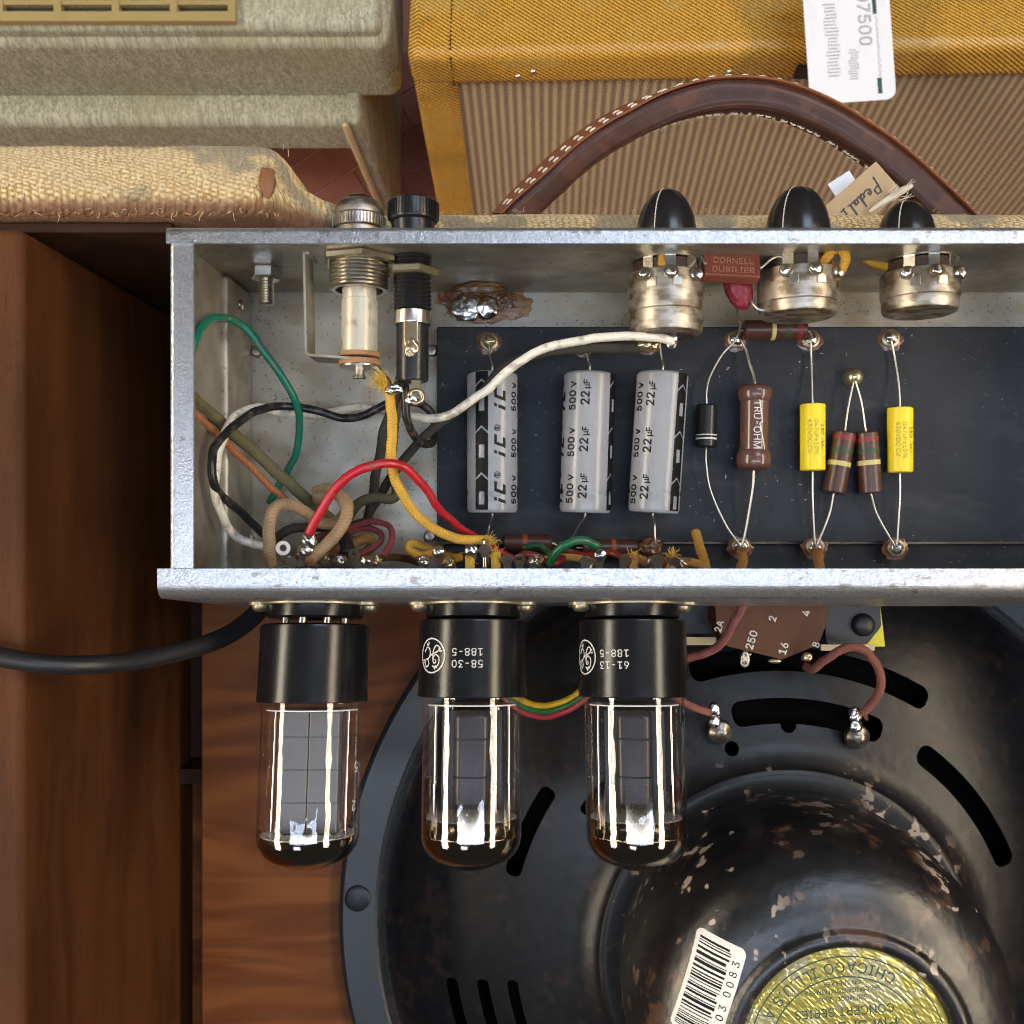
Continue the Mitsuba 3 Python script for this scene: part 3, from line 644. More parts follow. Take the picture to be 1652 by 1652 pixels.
film_cap('yellow tubular capacitor at the right end of the board', 1452, 658, 762, pts((1450, 620, -57), (1444, 580, -58), (1438, 548, -57.5)), pts((1452, 800, -56), (1449, 850, -57), (1447, 882, -57.5)))
def resistor(label, p0, p1, R, bands, l0, l1, group=None):
    k = thing('carbon_resistor', label, 'resistor', group)
    ax = unit(p1-p0); L = np.linalg.norm(p1-p0)
    part(k, 'body', cyl(p0, p1, R, 36, .5), 'resistor_brown', 40)
    for s, w, b in bands: part(k, 'band', lathe([(R-.1, s*L-w/2), (R+.05, s*L-w/2), (R+.05, s*L+w/2), (R-.1, s*L+w/2)], p0, ax, 36), b, 30)
    lead(k, [p0, *l0]); lead(k, [p1, *l1]); return k
resistor('brown carbon resistor lying crosswise at the top edge of the board', P(1199, 533, -54), P(1300, 532, -54), 3.3, ((.46, 1.4, 'band_gold'), (.68, 1.4, 'band_green'), (.88, 1.6, 'band_red')), pts((1193, 536, -55), (1187, 546, -57.5)), pts((1306, 536, -55), (1310, 547, -57.5), (1296, 556, -57)))
resistor('left brown banded carbon resistor of the V shaped pair', P(1363, 697, -56), P(1345, 796, -56), 3.7, ((.10, 1.6, 'band_red'), (.31, 1.6, 'band_green'), (.52, 1.6, 'band_gold')), pts((1368, 660, -56), (1377, 615, -55.6)), pts((1338, 830, -57), (1318, 880, -57.5)))
resistor('right brown banded carbon resistor of the V shaped pair', P(1397, 697, -56), P(1405, 796, -56), 3.7, ((.12, 1.6, 'band_red'), (.31, 1.6, 'band_green'), (.50, 1.6, 'band_gold')), pts((1390, 650, -56), (1380, 614, -55.6)), pts((1415, 830, -57), (1444, 882, -57.5)))
resistor('dark carbon resistor lying in shade below the first grey capacitor', P(812, 876, -60), P(890, 876, -60), 3.0, ((.45, 1.6, 'band_orange'),), pts((800, 878, -61)), pts((900, 880, -61)))
resistor('dark carbon resistor lying in shade below the third grey capacitor', P(940, 884, -60), P(1030, 884, -60), 3.0, ((.55, 1.4, 'band_orange'),), pts((930, 884, -61)), pts((1046, 884, -57)))

# ------------------------------------------------------------------ top wall: pilot lamp, fuse holder, potentiometers, knobs
YW = 77.6
def shaft(px, z): return V((px-826)/FPX*(D-z), YW, z)
k = thing('pilot_lamp', 'nickel pilot lamp with dark jewel and rusty sleeve through the top wall', 'lamp')
c = shaft(580, -22); up = V(0, 1, 0)
part(k, 'bezel', lathe([(6.8, .3), (6.8, 5.6), (7.6, 5.9), (7.7, 9.0), (7.2, 9.4), (7.1, 9.8), (7.3, 10.4), (6.9, 12.7), (5.6, 13.9), (4.4, 14.3)], c, up, 56), 'worn_nickel', 40)
part(k, 'knurl', [xf(bx(-.2, .2, 7.5, 8.0, 6.0, 8.9), c, (math.cos(a), 0, math.sin(a)), (-math.sin(a), 0, math.cos(a)), (0, 1, 0)) for a in np.arange(52)*2*math.pi/52], 'nickel', False)
part(k, 'jewel', lathe([(4.9, 13.6), (4.6, 14.6), (3.5, 15.5), (1.8, 16.0), (0, 16.1)], c, up, 40), 'jewel', 40)
dn = V(0, -1, 0); ci = V(c[0], 75.2, c[2])
part(k, 'hex_nut', xf(mm(m3.Manifold.hull_points(np.array([(11.4*math.cos(a)*s, 11.4*math.sin(a)*s, h) for a in np.arange(6)*math.pi/3+.3 for s, h in ((.95, 0), (1, .4), (1, 1.8), (.93, 2.3))]))), ci, (1, 0, 0), (0, 0, 1), (0, -1, 0)), 'nickel', 25)
part(k, 'threaded_collar', lathe([(8.9-.42*(i % 2), .6+i*.55) for i in range(17)]+[(8.2, 9.9), (7.0, 9.9), (6.8, 2)], ci, dn, 48), 'nickel', 25)
part(k, 'sleeve', lathe([(5.0, 3), (5.0, 12.6), (5.3, 12.8), (5.35, 27.5), (5.2, 28.2)], ci, dn, 44), 'worn_sleeve', 35)
part(k, 'fibre_washer', lathe([(3, 28.2), (6.0, 28.2), (6.1, 28.6), (6.0, 29.5), (3, 29.5)], ci, dn, 40), 'fibre_washer', 30)
part(k, 'fibre_washer', lathe([(3, 30.3), (6.0, 30.3), (6.1, 30.8), (6.0, 31.9), (3, 31.9)], ci, dn, 40), 'fibre_washer', 30)
part(k, 'contact_plate', lathe([(0, 32), (5.9, 32), (5.9, 32.5), (0, 32.5)], ci, dn, 36), 'nickel', 30)
part(k, 'rivet', lathe([(1.5, 32.4), (1.5, 34.6), (1.9, 35.2), (1.9, 35.8), (1.0, 36), (.7, 35.2), (0, 35.2)], ci, dn, 24), 'worn_nickel', 35)
part(k, 'solder_tab', [sweep([ci+V(4, -32.3, 0), ci+V(6.4, -34, 1), ci+V(11, -40, 3)], [.9, .8, .5], 6, 1)], 'bright_tin', 30)
# bracket: thin bent sheet left of the lamp
bx0 = ci[0]-15.2
poly = LineString([(bx0+1.5, 75.0), (bx0, 75.0)]+[(bx0+.0, 74), (bx0+.6, 46.4), (bx0+1.4, 45.5), (ci[0]+3, 44.3+.0)]).buffer(.35, cap_style=2, join_style=1)
part(k, 'bracket', xf(extrude(poly, 11), (0, 0, c[2]-5.5)), 'galvanised_steel', 25)

k = thing('fuse_holder', 'black fuse holder with knurled cap and solder tab, right of the pilot lamp', 'fuse holder')
c = shaft(667, -22); ci = V(c[0]-.3, 75.2, c[2])
part(k, 'cap', lathe([(0, 14.2), (6.5, 14.2), (7.2, 13.5), (7.3, 8.6), (6.9, 8.0), (6.4, 7.6), (6.4, .3)], c, up, 48), 'black_plastic', 35)
part(k, 'knurl', [xf(bx(-.2, .2, 7.1, 7.6, 8.8, 13.4), c, (math.cos(a), 0, math.sin(a)), (-math.sin(a), 0, math.cos(a)), (0, 1, 0)) for a in np.arange(48)*2*math.pi/48], 'black_plastic', False)
part(k, 'hex_nut', xf(mm(m3.Manifold.hull_points(np.array([(8.0*math.cos(a)*s, 8.0*math.sin(a)*s, h) for a in np.arange(6)*math.pi/3+.15 for s, h in ((.94, 0), (1, .4), (1, 1.9), (.93, 2.4))]))), ci-V(0, 3.4, 0), (1, 0, 0), (0, 0, 1), (0, -1, 0)), 'brass', 25)
part(k, 'threaded_body', lathe([(5.7-.5*(i % 2), .2+i*.62) for i in range(26)], ci, dn, 40), 'black_plastic', 25)
part(k, 'metal_ring', lathe([(5.3, 16), (5.5, 16.3), (5.5, 19.6), (5.3, 20)], ci, dn, 40), 'nickel', 35)
part(k, 'tube', lathe([(4.75, 19), (4.75, 36), (4.3, 36.7), (2.2, 36.9), (0, 36.9)], ci, dn, 40), 'black_plastic', 35)
part(k, 'side_contact', [xf(rbox(-1.9, 2.2, -27.5, -19.5, 4.3, 5.25, .4, 8), ci), blob(ci+V(.4, -27.5, 5.1), (2.1, 2.6, .9), 40, .35)], 'flux_solder', 35)
tb = ci+V(1.4, -41.5, 3)
tor = trimesh.creation.torus(1.9, .75); part(k, 'end_lug', [tor.apply_translation(tb), bx(tb[0]-1.3, tb[0]+1.3, tb[1]+1.6, tb[1]+5, tb[2]-.5, tb[2]+.3)], 'flux_solder', 40)
part(k, 'end_solder', [blob(tb+V(-1.5, -.8, .4), (1.6, 1.3, 1), 41, .4), blob(tb+V(-6.5, 2.2, 0), (2.3, 1.6, 1.2), 42, .5)], 'solder', True)

def knob(label, px, z, R, H, a0):
    z = -24; H = H+.8; R = R*.965
    k = thing('control_knob', label, 'knob')
    c = shaft(px, z); n = 96
    prof = [(R*1.03, .3), (R*1.0, 2), (R*.985, 5), (R*.93, 8), (R*.82, 11), (R*.66, 13.4), (R*.44, 15.3), (R*.2, 16.3), (0, 16.5)]
    pp = catmull([(r, s*H/16.5, 0) for r, s in prof], .6)[:, :2]; pp[-1, 0] = 0
    m = lathe([(max(r, 0), s) for r, s in pp], c, up, n); v = m.vertices-c
    th = np.arctan2(v[:, 2], v[:, 0]); rr = np.hypot(v[:, 0], v[:, 2])
    ridge = np.abs(np.sin((th-a0)*1.5)); hh = np.clip(v[:, 1]/H, 0, 1)
    f = 1-.10*hh*np.power(1-ridge, 2)*(1-.5*hh)-.05*(ridge > .95)*hh
    v[:, 0] *= f; v[:, 2] *= f; m.vertices = v+c
    part(k, 'body', m, 'bakelite', 40)
    ln = []
    for s in np.linspace(.12, .92, 20):
        i = s*(len(pp)-1); r = np.interp(i, np.arange(len(pp)), pp[:, 0]); h = np.interp(i, np.arange(len(pp)), pp[:, 1])
        t = a0+math.pi*.71; ff = 1-.10*min(h/H, 1)*(1-abs(math.sin((t-a0)*1.5)))**2*(1-.5*min(h/H, 1))
        ln.append(c+V(math.cos(t)*r*ff*1.004, h, math.sin(t)*r*ff*1.004))
    part(k, 'pointer_line', sweep(ln, .16, 6, .8), 'print_white', True)
knob('black bakelite knob at the left end of the knob row', 1075, -36, 9.4, 17.5, -.10)
knob('black bakelite knob in the middle of the knob row', 1287, -36, 10.0, 18.2, .10)
knob('black bakelite knob under the manila tag at right', 1462, -36, 8.6, 14, .0)

def pot(label, px, R, y_wafer, y_mid, y_end, z=-27, rot=0.0):
    k = thing('potentiometer', label, 'potentiometer')
    c = V((px-826)/FPX*(D-z), 0, z)
    Y = lambda y, zz=z+9: (826-y)/FPX*(D-zz)
    part(k, 'bushing', lathe([(0, 75.4), (R*.55, 75.4), (R*.55, Y(y_wafer)-.5)], c, up, 32), 'worn_nickel', 35)
    part(k, 'face_plate', lathe([(R*.4, Y(y_wafer)+.9), (R*.96, Y(y_wafer)+.9), (R*.96, Y(y_wafer)+.3), (R*.4, Y(y_wafer)+.3)], c, up, 48), 'nickel', 30)
    part(k, 'wafer', lathe([(0, Y(y_wafer)), (R*.86, Y(y_wafer)), (R*.86, Y(y_wafer)-3.6), (R*.3, Y(y_wafer)-3.7)], c, up, 48), 'phenolic', 30)
    w0 = Y(y_wafer)-3.0
    part(k, 'can', lathe([(R*.8, w0), (R*.99, w0-.2), (R, w0-.7), (R, Y(y_mid)), (R*.985, Y(y_mid)-.4), (R*.965, Y(y_mid)-.7), (R*.965, Y(y_end)+1.4), (R*.93, Y(y_end)+.5), (R*.84, Y(y_end)), (R*.5, Y(y_end)+.2), (0, Y(y_end)+.3)], c, up, 64), 'worn_nickel', 30)
    for a in (-40, -2, 38):
        t = math.radians(a+rot); o = c+V(math.sin(t)*R*.86, 0, math.cos(t)*R*.86); r = V(math.sin(t), 0, math.cos(t)); s = V(math.cos(t), 0, -math.sin(t))
        part(k, 'lug', [xf(extrude(sbox(-1.3, -1.2, 1.3, 2.6).buffer(.3), .5), o+V(0, Y(y_wafer)-1.6, 0), s, V(0, 1, 0), r), xf(extrude(Point(0, 0).buffer(2.1), .55), o+V(0, w0-2.2, 0)+r*2.2, s, unit(V(0, 1, 0)+r*-.35), unit(r+V(0, .35, 0)))], 'bright_tin', 30)
        part(k, 'lug_solder', blob(o+V(0, w0-2.0, 0)+r*2.5, (1.8, 1.8, .9), int(px+a), .2), 'solder', True)
    for a in (8, -30):
        t = math.radians(a+rot); r = V(math.sin(t), 0, math.cos(t)); s = V(math.cos(t), 0, -math.sin(t))
        part(k, 'crimp_tab', xf(rbox(-1.4, 1.4, -1.3, 1.6, -.2, .5, .2, 6), c+r*R+V(0, w0-4.6, 0), s, V(0, 1, 0), r), 'nickel', 30)
    return k, c
p1, c1 = pot('tall nickel potentiometer with a switch can, left of the brown mica block', 1074, 11.3, 414, 492, 532)
part(p1, 'switch_disc', lathe([(8.8, 53.4), (8.6, 52.6), (0, 52.6)], c1, up, 40), 'phenolic', 30)
part(p1, 'switch_lug', [blob(P(1084, 546, -24), (1.7, 2.8, 1.5), 60, .45), sweep([P(1082, 528, -26), P(1084, 548, -24), P(1080, 556, -24)], [1.2, 1, .5], 8, .7)], 'solder', True)
part(p1, 'switch_lug', [blob(P(1046, 556, -30), (3.2, 2.2, 1.6), 61, .45)], 'flux_solder', True)
p2, c2 = pot('short nickel potentiometer with rust stained can, right of the brown mica block', 1287, 11.9, 410, 478, 502, rot=8)
p3, c3 = pot('nickel potentiometer at the right end of the chassis', 1484, 11.3, 412, 470, 496)
part(p2, 'flux_stain', blob(P(1238, 466, -27), (2.6, 3.2, 1.0), 66, .5), 'flux', True)

k = thing('mica_capacitor', 'reddish brown moulded block capacitor between the two potentiometers', 'capacitor')
mo = P(1183, 428, -18); ex = unit(V(1, -.05, 0)); ey = unit(V(.05, .95, -.32)); ez = np.cross(ex, ey)
part(k, 'body', xf(rbox(-8.4, 8.0, -3.6, 8.5, -4.5, 0, .9, 10), mo, ex, ey, ez), 'mica_brown', 35)
part(k, 'rim', xf(extrude(sbox(-7.7, -3.0, 7.3, 8).difference(sbox(-7.3, -2.6, 6.9, 7.6)), .25), mo, ex, ey, ez), 'mica_brown', False)
part(k, 'lettering', [xf(centre(text(t, 1.9, .25)), mo+ey*y, ex, ey, ez) for t, y in (('DUBILIER', -1.6), ('CORNELL', 1.5))], 'mica_letter', 20)
lead(k, [mo+ex*-8, P(1126, 408, -22), P(1122, 425, -21), P(1129, 446, -21)], .4); lead(k, [mo+ex*8-ez, P(1255, 414, -20), P(1290, 432, -19), P(1308, 448, -21)], .45)
k = thing('red_capacitor', 'wrinkled dark red dipped capacitor hanging under the brown block', 'capacitor')
rc = P(1190, 462, -26); m = blob((0, 0, 0), (3.9, 7.2, 3.4), 71, .2, 4, 1.1); put(k+'__body', xf(m, rc, unit(V(.95, .3, 0)), unit(V(-.3, .95, 0)), (0, 0, 1)), 'dipped_red', True)
lead(k, [rc+V(1, -4, 0), P(1189, 500, -35), P(1194, 525, -48), P(1190, 545, -57)], .4); lead(k, [rc+V(3, -3, 0), P(1215, 490, -25), P(1226, 500, -24), P(1243, 500, -24)], .45)

# ------------------------------------------------------------------ wires
GR, WH, BK, RD = (.006, .165, .10), (.72, .68, .58), (.014, .015, .018), (.42, .012, .022)
YE, OL, DK, TN, MR, BR = (.58, .33, .045), (.115, .105, .05), (.036, .034, .026), (.36, .235, .125), (.17, .03, .035), (.34, .11, .035)
pvc(None, 'insulated_wire', 'green plastic wire curving down the left of the chassis', pts((305, 590, -14), (313, 553, -13), (330, 522, -20), (362, 512, -31), (398, 532, -33), (435, 580, -36), (470, 632, -40), (483, 680, -46), (476, 735, -52), (455, 775, -56), (435, 812, -58)), 1.22, GR)
pvc(None, 'insulated_wire', 'white plastic wire sweeping from the switch to the lower left corner', pts((1086, 551, -22), (1060, 545, -22), (1000, 543, -23), (935, 549, -25), (870, 566, -28), (815, 602, -30), (760, 648, -33), (715, 672, -38), (675, 674, -43), (630, 664, -48), (575, 658, -52), (520, 668, -54), (465, 668, -52), (415, 658, -42), (380, 672, -32), (356, 718, -22), (345, 775, -19), (357, 830, -24), (385, 868, -33), (432, 884, -36)), 1.35, WH)
pvc(None, 'insulated_wire', 'glossy black wire twisted round the white wire', pts((652, 612, -30), (655, 650, -30), (661, 688, -33), (675, 712, -40), (694, 716, -48), (702, 700, -54), (696, 668, -54), (680, 652, -52), (655, 647, -48), (625, 652, -44), (590, 668, -44), (552, 675, -46), (510, 662, -45), (460, 656, -44), (415, 662, -36), (375, 690, -27), (346, 725, -19), (341, 765, -17), (357, 800, -22), (388, 826, -31), (425, 862, -38)), 1.3, BK)
pvc(None, 'insulated_wire', 'bright red plastic wire arching over the wiring', pts((498, 862, -16), (510, 838, -15), (536, 796, -14), (568, 764, -14), (610, 749, -16), (650, 754, -20), (684, 784, -25), (708, 820, -30), (740, 850, -36), (776, 872, -42), (800, 888, -46), (836, 905, -48)), [1.35]*6+[1.25]*6, RD)
pvc(None, 'cloth_wire', 'yellow cloth covered wire hanging from the pilot lamp', pts((622, 612, -24), (629, 640, -22), (633, 690, -22), (631, 735, -23), (640, 780, -25), (662, 818, -27), (695, 850, -29), (735, 868, -30), (786, 872, -30)), 1.5, YE, True, 3)
pvc(None, 'cloth_wire', 'thick olive braided cloth wire from the left wall', pts((303, 634, -14), (322, 652, -20), (341, 668, -28), (402, 722, -40), (480, 790, -43), (530, 834, -43), (560, 862, -44)), 1.9, OL, True, 4)
pvc(None, 'cloth_wire', 'rusty orange cloth wire running under the olive wire', pts((303, 658, -14), (320, 674, -20), (341, 692, -28), (392, 740, -40), (442, 792, -44), (480, 818, -47)), 1.15, BR, True, 5, flecks=(.36, .22, .11))
pvc(None, 'cloth_wire', 'tan braided cloth wire bending in a hook at lower left', pts((437, 912, -26), (434, 880, -23), (434, 845, -22), (444, 819, -24), (468, 813, -27), (492, 826, -32), (515, 842, -35), (540, 843, -33), (560, 826, -30), (556, 806, -29), (536, 796, -32), (517, 800, -36), (512, 790, -38)), 1.85, TN, True, 6)
pvc(None, 'cloth_wire', 'tan braided cloth wire looping behind the red wire', pts((498, 906, -22), (522, 882, -22), (546, 856, -22), (560, 828, -24), (552, 804, -28), (533, 789, -32), (516, 794, -36), (513, 806, -40)), 1.85, TN, True, 7)
pvc(None, 'cloth_wire', 'black cloth wire dropping from the fuse holder', pts((664, 556, -26), (652, 588, -27), (645, 612, -28), (632, 660, -32), (617, 705, -36), (608, 760, -42), (600, 805, -50), (590, 850, -54)), 1.55, DK, True, 8)
pvc(None, 'cloth_wire', 'long black cloth wire from the switch under the white wire', pts((1046, 560, -31), (1000, 562, -32), (930, 562, -36), (870, 570, -38), (815, 592, -40), (770, 640, -42), (724, 672, -44), (692, 698, -46), (655, 738, -50), (622, 782, -54), (595, 830, -56)), 1.5, DK, True, 9)
pvc(None, 'cloth_wire', 'dark olive cloth wire folded into a short hook', pts((640, 640, -40), (634, 700, -46), (632, 750, -50), (640, 790, -50), (632, 804, -48), (604, 802, -46), (580, 812, -46), (560, 836, -48), (545, 860, -50)), 1.65, (.07, .068, .035), True, 10)
pvc(None, 'cloth_wire', 'outer maroon cloth wire loop behind the first socket', pts((545, 862, -40), (575, 846, -38), (604, 841, -36), (628, 850, -33), (632, 872, -30), (618, 898, -27)), .95, MR, True, 11)
pvc(None, 'cloth_wire', 'inner maroon cloth wire loop behind the first socket', pts((540, 872, -42), (570, 856, -40), (598, 853, -38), (616, 863, -35), (606, 880, -32), (572, 898, -30)), .95, MR, True, 12)
pvc(None, 'cloth_wire', 'amber cloth wire bundle in shade behind the first socket', pts((530, 892, -46), (562, 880, -46), (592, 868, -46), (600, 880, -48), (580, 898, -50)), 1.7, (.36, .2, .06), True, 13)
pvc(None, 'insulated_wire', 'short green plastic wire arching to the third socket', pts((884, 912, -30), (898, 890, -28), (918, 876, -27), (942, 872, -28), (966, 882, -30)), 1.3, (.015, .13, .055))
pvc(None, 'insulated_wire', 'dark green plastic wire behind the red loop', pts((846, 884, -44), (868, 880, -43), (886, 892, -42), (896, 905, -40)), 1.1, (.012, .07, .03))
pvc(None, 'insulated_wire', 'dark red plastic wire loop at the second socket', pts((834, 904, -34), (846, 895, -33), (866, 897, -33), (882, 908, -33), (900, 908, -34), (908, 900, -36)), 1.3, (.22, .012, .018))
pvc(None, 'cloth_wire', 'yellow cloth wire loop left of the second socket', pts((704, 890, -36), (678, 896, -36), (660, 888, -36), (662, 878, -37), (682, 880, -38), (700, 888, -38), (730, 900, -40), (745, 898, -41)), 1.35, YE, True, 14)
pvc(None, 'cloth_wire', 'amber cloth wire standing up through the board', pts((1122, 858, -56), (1128, 876, -52), (1135, 900, -46), (1140, 925, -40)), 1.55, (.42, .22, .045), True, 15)
pvc(None, 'cloth_wire', 'amber cloth wire joining the last two sockets', pts((1028, 900, -28), (1050, 910, -29), (1090, 906, -31), (1120, 908, -34), (1142, 918, -36)), 1.4, (.40, .19, .05), True, 16)
pvc(None, 'cloth_wire', 'brown cloth wire below the brown power resistor', pts((1196, 890, -56), (1198, 905, -50), (1194, 930, -42)), 1.6, (.30, .14, .04), True, 17)
pvc(None, 'cloth_wire', 'brown cloth wire below the yellow capacitor', pts((1318, 890, -56), (1322, 905, -50), (1322, 930, -42)), 1.6, (.30, .14, .04), True, 18)
pvc(None, 'cloth_wire', 'amber cloth wire at the left potentiometer', pts((1066, 395, -24), (1068, 415, -19), (1070, 432, -18), (1076, 448, -20)), 1.35, (.50, .26, .04), True, 19)
pvc(None, 'cloth_wire', 'yellow cloth wire coiled at the middle potentiometer', pts((1310, 442, -22), (1322, 428, -19), (1336, 412, -17), (1342, 402, -17), (1356, 402, -17), (1364, 416, -17), (1356, 440, -19), (1347, 444, -20), (1338, 428, -21), (1340, 408, -22), (1362, 402, -24), (1385, 410, -26), (1410, 424, -27), (1440, 432, -28), (1475, 445, -28)), 1.35, (.55, .29, .03), True, 20)
k = thing('insulated_wire', 'short black sleeve in shade at the left end of the first socket', 'wire'); put(k, sweep(pts((552, 862, -40), (560, 880, -38), (558, 896, -36)), 2.2, 12), 'black_rubber', True)
fr = [('fluff_yellow', P(620, 618, -20), (-.7, .5, .6), 110, 4.0), ('fluff_yellow', P(786, 872, -29), (.8, 0, .4), 60, 2.4), ('fluff_yellow', P(800, 893, -26), (0, .6, .6), 40, 2.4), ('fluff_yellow', P(758, 898, -26), (.2, .6, .5), 34, 2.2),
      ('fluff_yellow', P(1082, 898, -26), (0, .6, .6), 50, 2.6), ('fluff_yellow', P(1022, 898, -26), (-.1, .6, .6), 40, 2.4), ('fluff_brown', P(1198, 891, -54), (0, .3, .6), 40, 2.6), ('fluff_brown', P(1319, 891, -54), (0, .3, .6), 40, 2.6), ('fluff_brown', P(500, 905, -21), (.1, -.2, .6), 40, 2.2)]
WN = {0: 'cloth_wire', 1: 'cloth_wire', 2: None}
for i, (b, c, d, n, L) in enumerate(fr):
    host = {0: 'cloth_wire', 1: 'cloth_wire'}.get(i)
    m = fray(c, d, n, L, .13, .7, 1500+i, .9)
    if i == 0: part('cloth_wire', 'frayed_end', m, b, True)
    elif i == 1: part('cloth_wire', 'frayed_end', m, b, True)
    else:
        k = thing('frayed_wire_end', ['', '', 'frayed yellow cloth wire end, rightmost at the second socket', 'frayed yellow cloth wire end in the middle of the second socket', 'frayed pale yellow cloth wire end, right of the third socket', 'frayed yellow cloth wire end, left of the third socket', 'frayed brown cloth end under the power resistor joint', 'frayed brown cloth end under the yellow capacitor joint', 'frayed tan cloth end at the first socket'][i], 'wire')
        put(k+'__threads', m, b, True)
        if i in (2, 3, 4, 5): part(k, 'cloth_sleeve', sweep([c-V(0, -.3, 0), c-V(0, 4, 0), c-V(0, 7, 3)], 1.45, 12, .5), 'fluff_yellow' if i < 4 else 'fluff_brown', True)

pvc(None, 'cloth_wire', 'dark brown cloth wire tucked under the tan loop at lower left', pts((470, 905, -36), (488, 884, -40), (510, 868, -44), (540, 862, -46), (566, 870, -44)), 1.4, (.10, .055, .03), True, 31)
pvc(None, 'cloth_wire', 'black cloth wire crossing behind the tan hook', pts((440, 872, -48), (470, 852, -50), (505, 850, -50), (545, 852, -50), (590, 842, -50)), 1.5, DK, True, 32)
pvc(None, 'cloth_wire', 'brown cloth wire lying in shade between the first two sockets', pts((600, 905, -44), (625, 898, -46), (650, 900, -46), (678, 908, -44)), 1.2, (.20, .09, .04), True, 33)
pvc(None, 'cloth_wire', 'dull yellow cloth wire in shade between the last two sockets', pts((862, 914, -40), (884, 902, -42), (925, 900, -44), (958, 908, -44)), 1.3, (.40, .24, .05), True, 34)
pvc(None, 'insulated_wire', 'dull red plastic wire in shade behind the third socket', pts((910, 888, -48), (945, 896, -46), (985, 893, -44), (1010, 903, -40)), 1.1, (.20, .02, .02))
# ------------------------------------------------------------------ sockets and tubes under the bottom wall
ang_ = math.radians(9.5); TA = V(0, -math.cos(ang_), math.sin(ang_)); TN_ = V(0, math.sin(ang_), math.cos(ang_))
def socket(label, px, lugs):
    k = thing('tube_socket', label, 'socket')
    z = -36; o = V((px-826)/FPX*(D-z), -21.9-(-z-2.6)*.1595-.9, z)
    part(k, 'flange_plate', xf(extrude(unary_union([Point(0, 0).buffer(17), sbox(-16.5, -4.5, 16.5, 4.5).buffer(3), ]).buffer(1).buffer(-1), .8), o+TA*.3, (1, 0, 0), TN_, -TA if False else np.cross(V(1, 0, 0), TN_)), 'brass', 30)
    part(k, 'ring', lathe([(13.6, .6), (14.6, 1.0), (14.6, 4.6), (14.0, 5.1), (5, 5.1)], o, TA, 56), 'tube_base', 35)
    for s in (-1, 1):
        part(k, 'rivet', lathe([(2.8, 1.0), (2.7, 2.0), (1.9, 2.9), (0, 3.2)], o+V(s*16.0, 0, 0)+TN_*(4 if s < 0 else -3), TA, 24), 'brass', True)
    for j, (x, y, kind) in enumerate(lugs):
        q = P(x, y, -24)
        sh = Polygon([(-.7, -6), (-1.3, -1.5), (-1.9, 0), (-1.3, 1.6), (0, 2.1), (1.3, 1.6), (1.9, 0), (1.3, -1.5), (.7, -6)])
        if kind == 'ring': sh = sh.difference(Point(0, .3).buffer(.85))
        t = rng.uniform(-.5, .5)
        part(k, 'lug', xf(extrude(sh, .45), q, unit(V(math.cos(t), math.sin(t)*.3, .4*math.sin(t))), unit(V(-.2*math.sin(t), .75, .6)), unit(np.cross(unit(V(math.cos(t), math.sin(t)*.3, .4*math.sin(t))), unit(V(-.2*math.sin(t), .75, .6))))), 'bright_tin', 30)
        if kind == 'solder': part(k, 'lug_solder', blob(q+V(0, .4, .6), (1.9, 1.8, 1.3), int(x), .3), 'solder', True)
    return k, o
CLUT = [(520, 902), (548, 904), (606, 904), (684, 906), (724, 908), (860, 908), (952, 912), (1050, 908), (1100, 910)]
soc = [socket('black tube socket at the left end, its lugs joined to tan wires', 510, ((456, 885, 'ring'), (490, 890, 'solder'), (572, 894, 'ring'), (592, 908, 'solder'), (470, 905, 'flat'))),
       socket('black tube socket in the middle of the chassis bottom', 763, ((708, 893, 'solder'), (760, 890, 'solder'), (782, 886, 'flat'), (818, 902, 'flat'), (838, 902, 'ring'))),
       socket('black tube socket at the right of the chassis bottom', 1019, ((968, 898, 'solder'), (1008, 902, 'flat'), (1062, 902, 'flat'), (945, 905, 'flat'), (1088, 906, 'flat')))]
part(soc[0][0], 'ring_lug', lathe([(1.0, 0), (1.0, .5), (1.2, .6), (1.9, .6), (2.1, .5), (2.1, 0)], P(457, 884, -17), unit(V(.1, -.1, 1)), 28), 'print_white', 30)
part(soc[0][0], 'lug_solder', [blob(P(500, 872, -20), (2.0, 2.6, 1.6), 80, .5), blob(P(493, 888, -20), (2.2, 1.6, 1.4), 81, .5)], 'solder', True)
part(soc[1][0], 'bare_wire', [sweep(pts((781, 870, -27), (782, 890, -26), (782, 918, -26)), [.7, .5, .8], 8)], 'solder', True)
part(soc[0][0], 'lower_body', rbox(soc[0][1][0]-13, soc[0][1][0]+13, -26, -17.5, -48, -26, 2, 8), 'phenolic', 30)
part(soc[1][0], 'lower_body', rbox(soc[1][1][0]-13, soc[1][1][0]+13, -26, -17.8, -48, -26, 2, 8), 'phenolic', 30)
part(soc[2][0], 'lower_body', rbox(soc[2][1][0]-13, soc[2][1][0]+13, -26, -17.8, -48, -26, 2, 8), 'phenolic', 30)

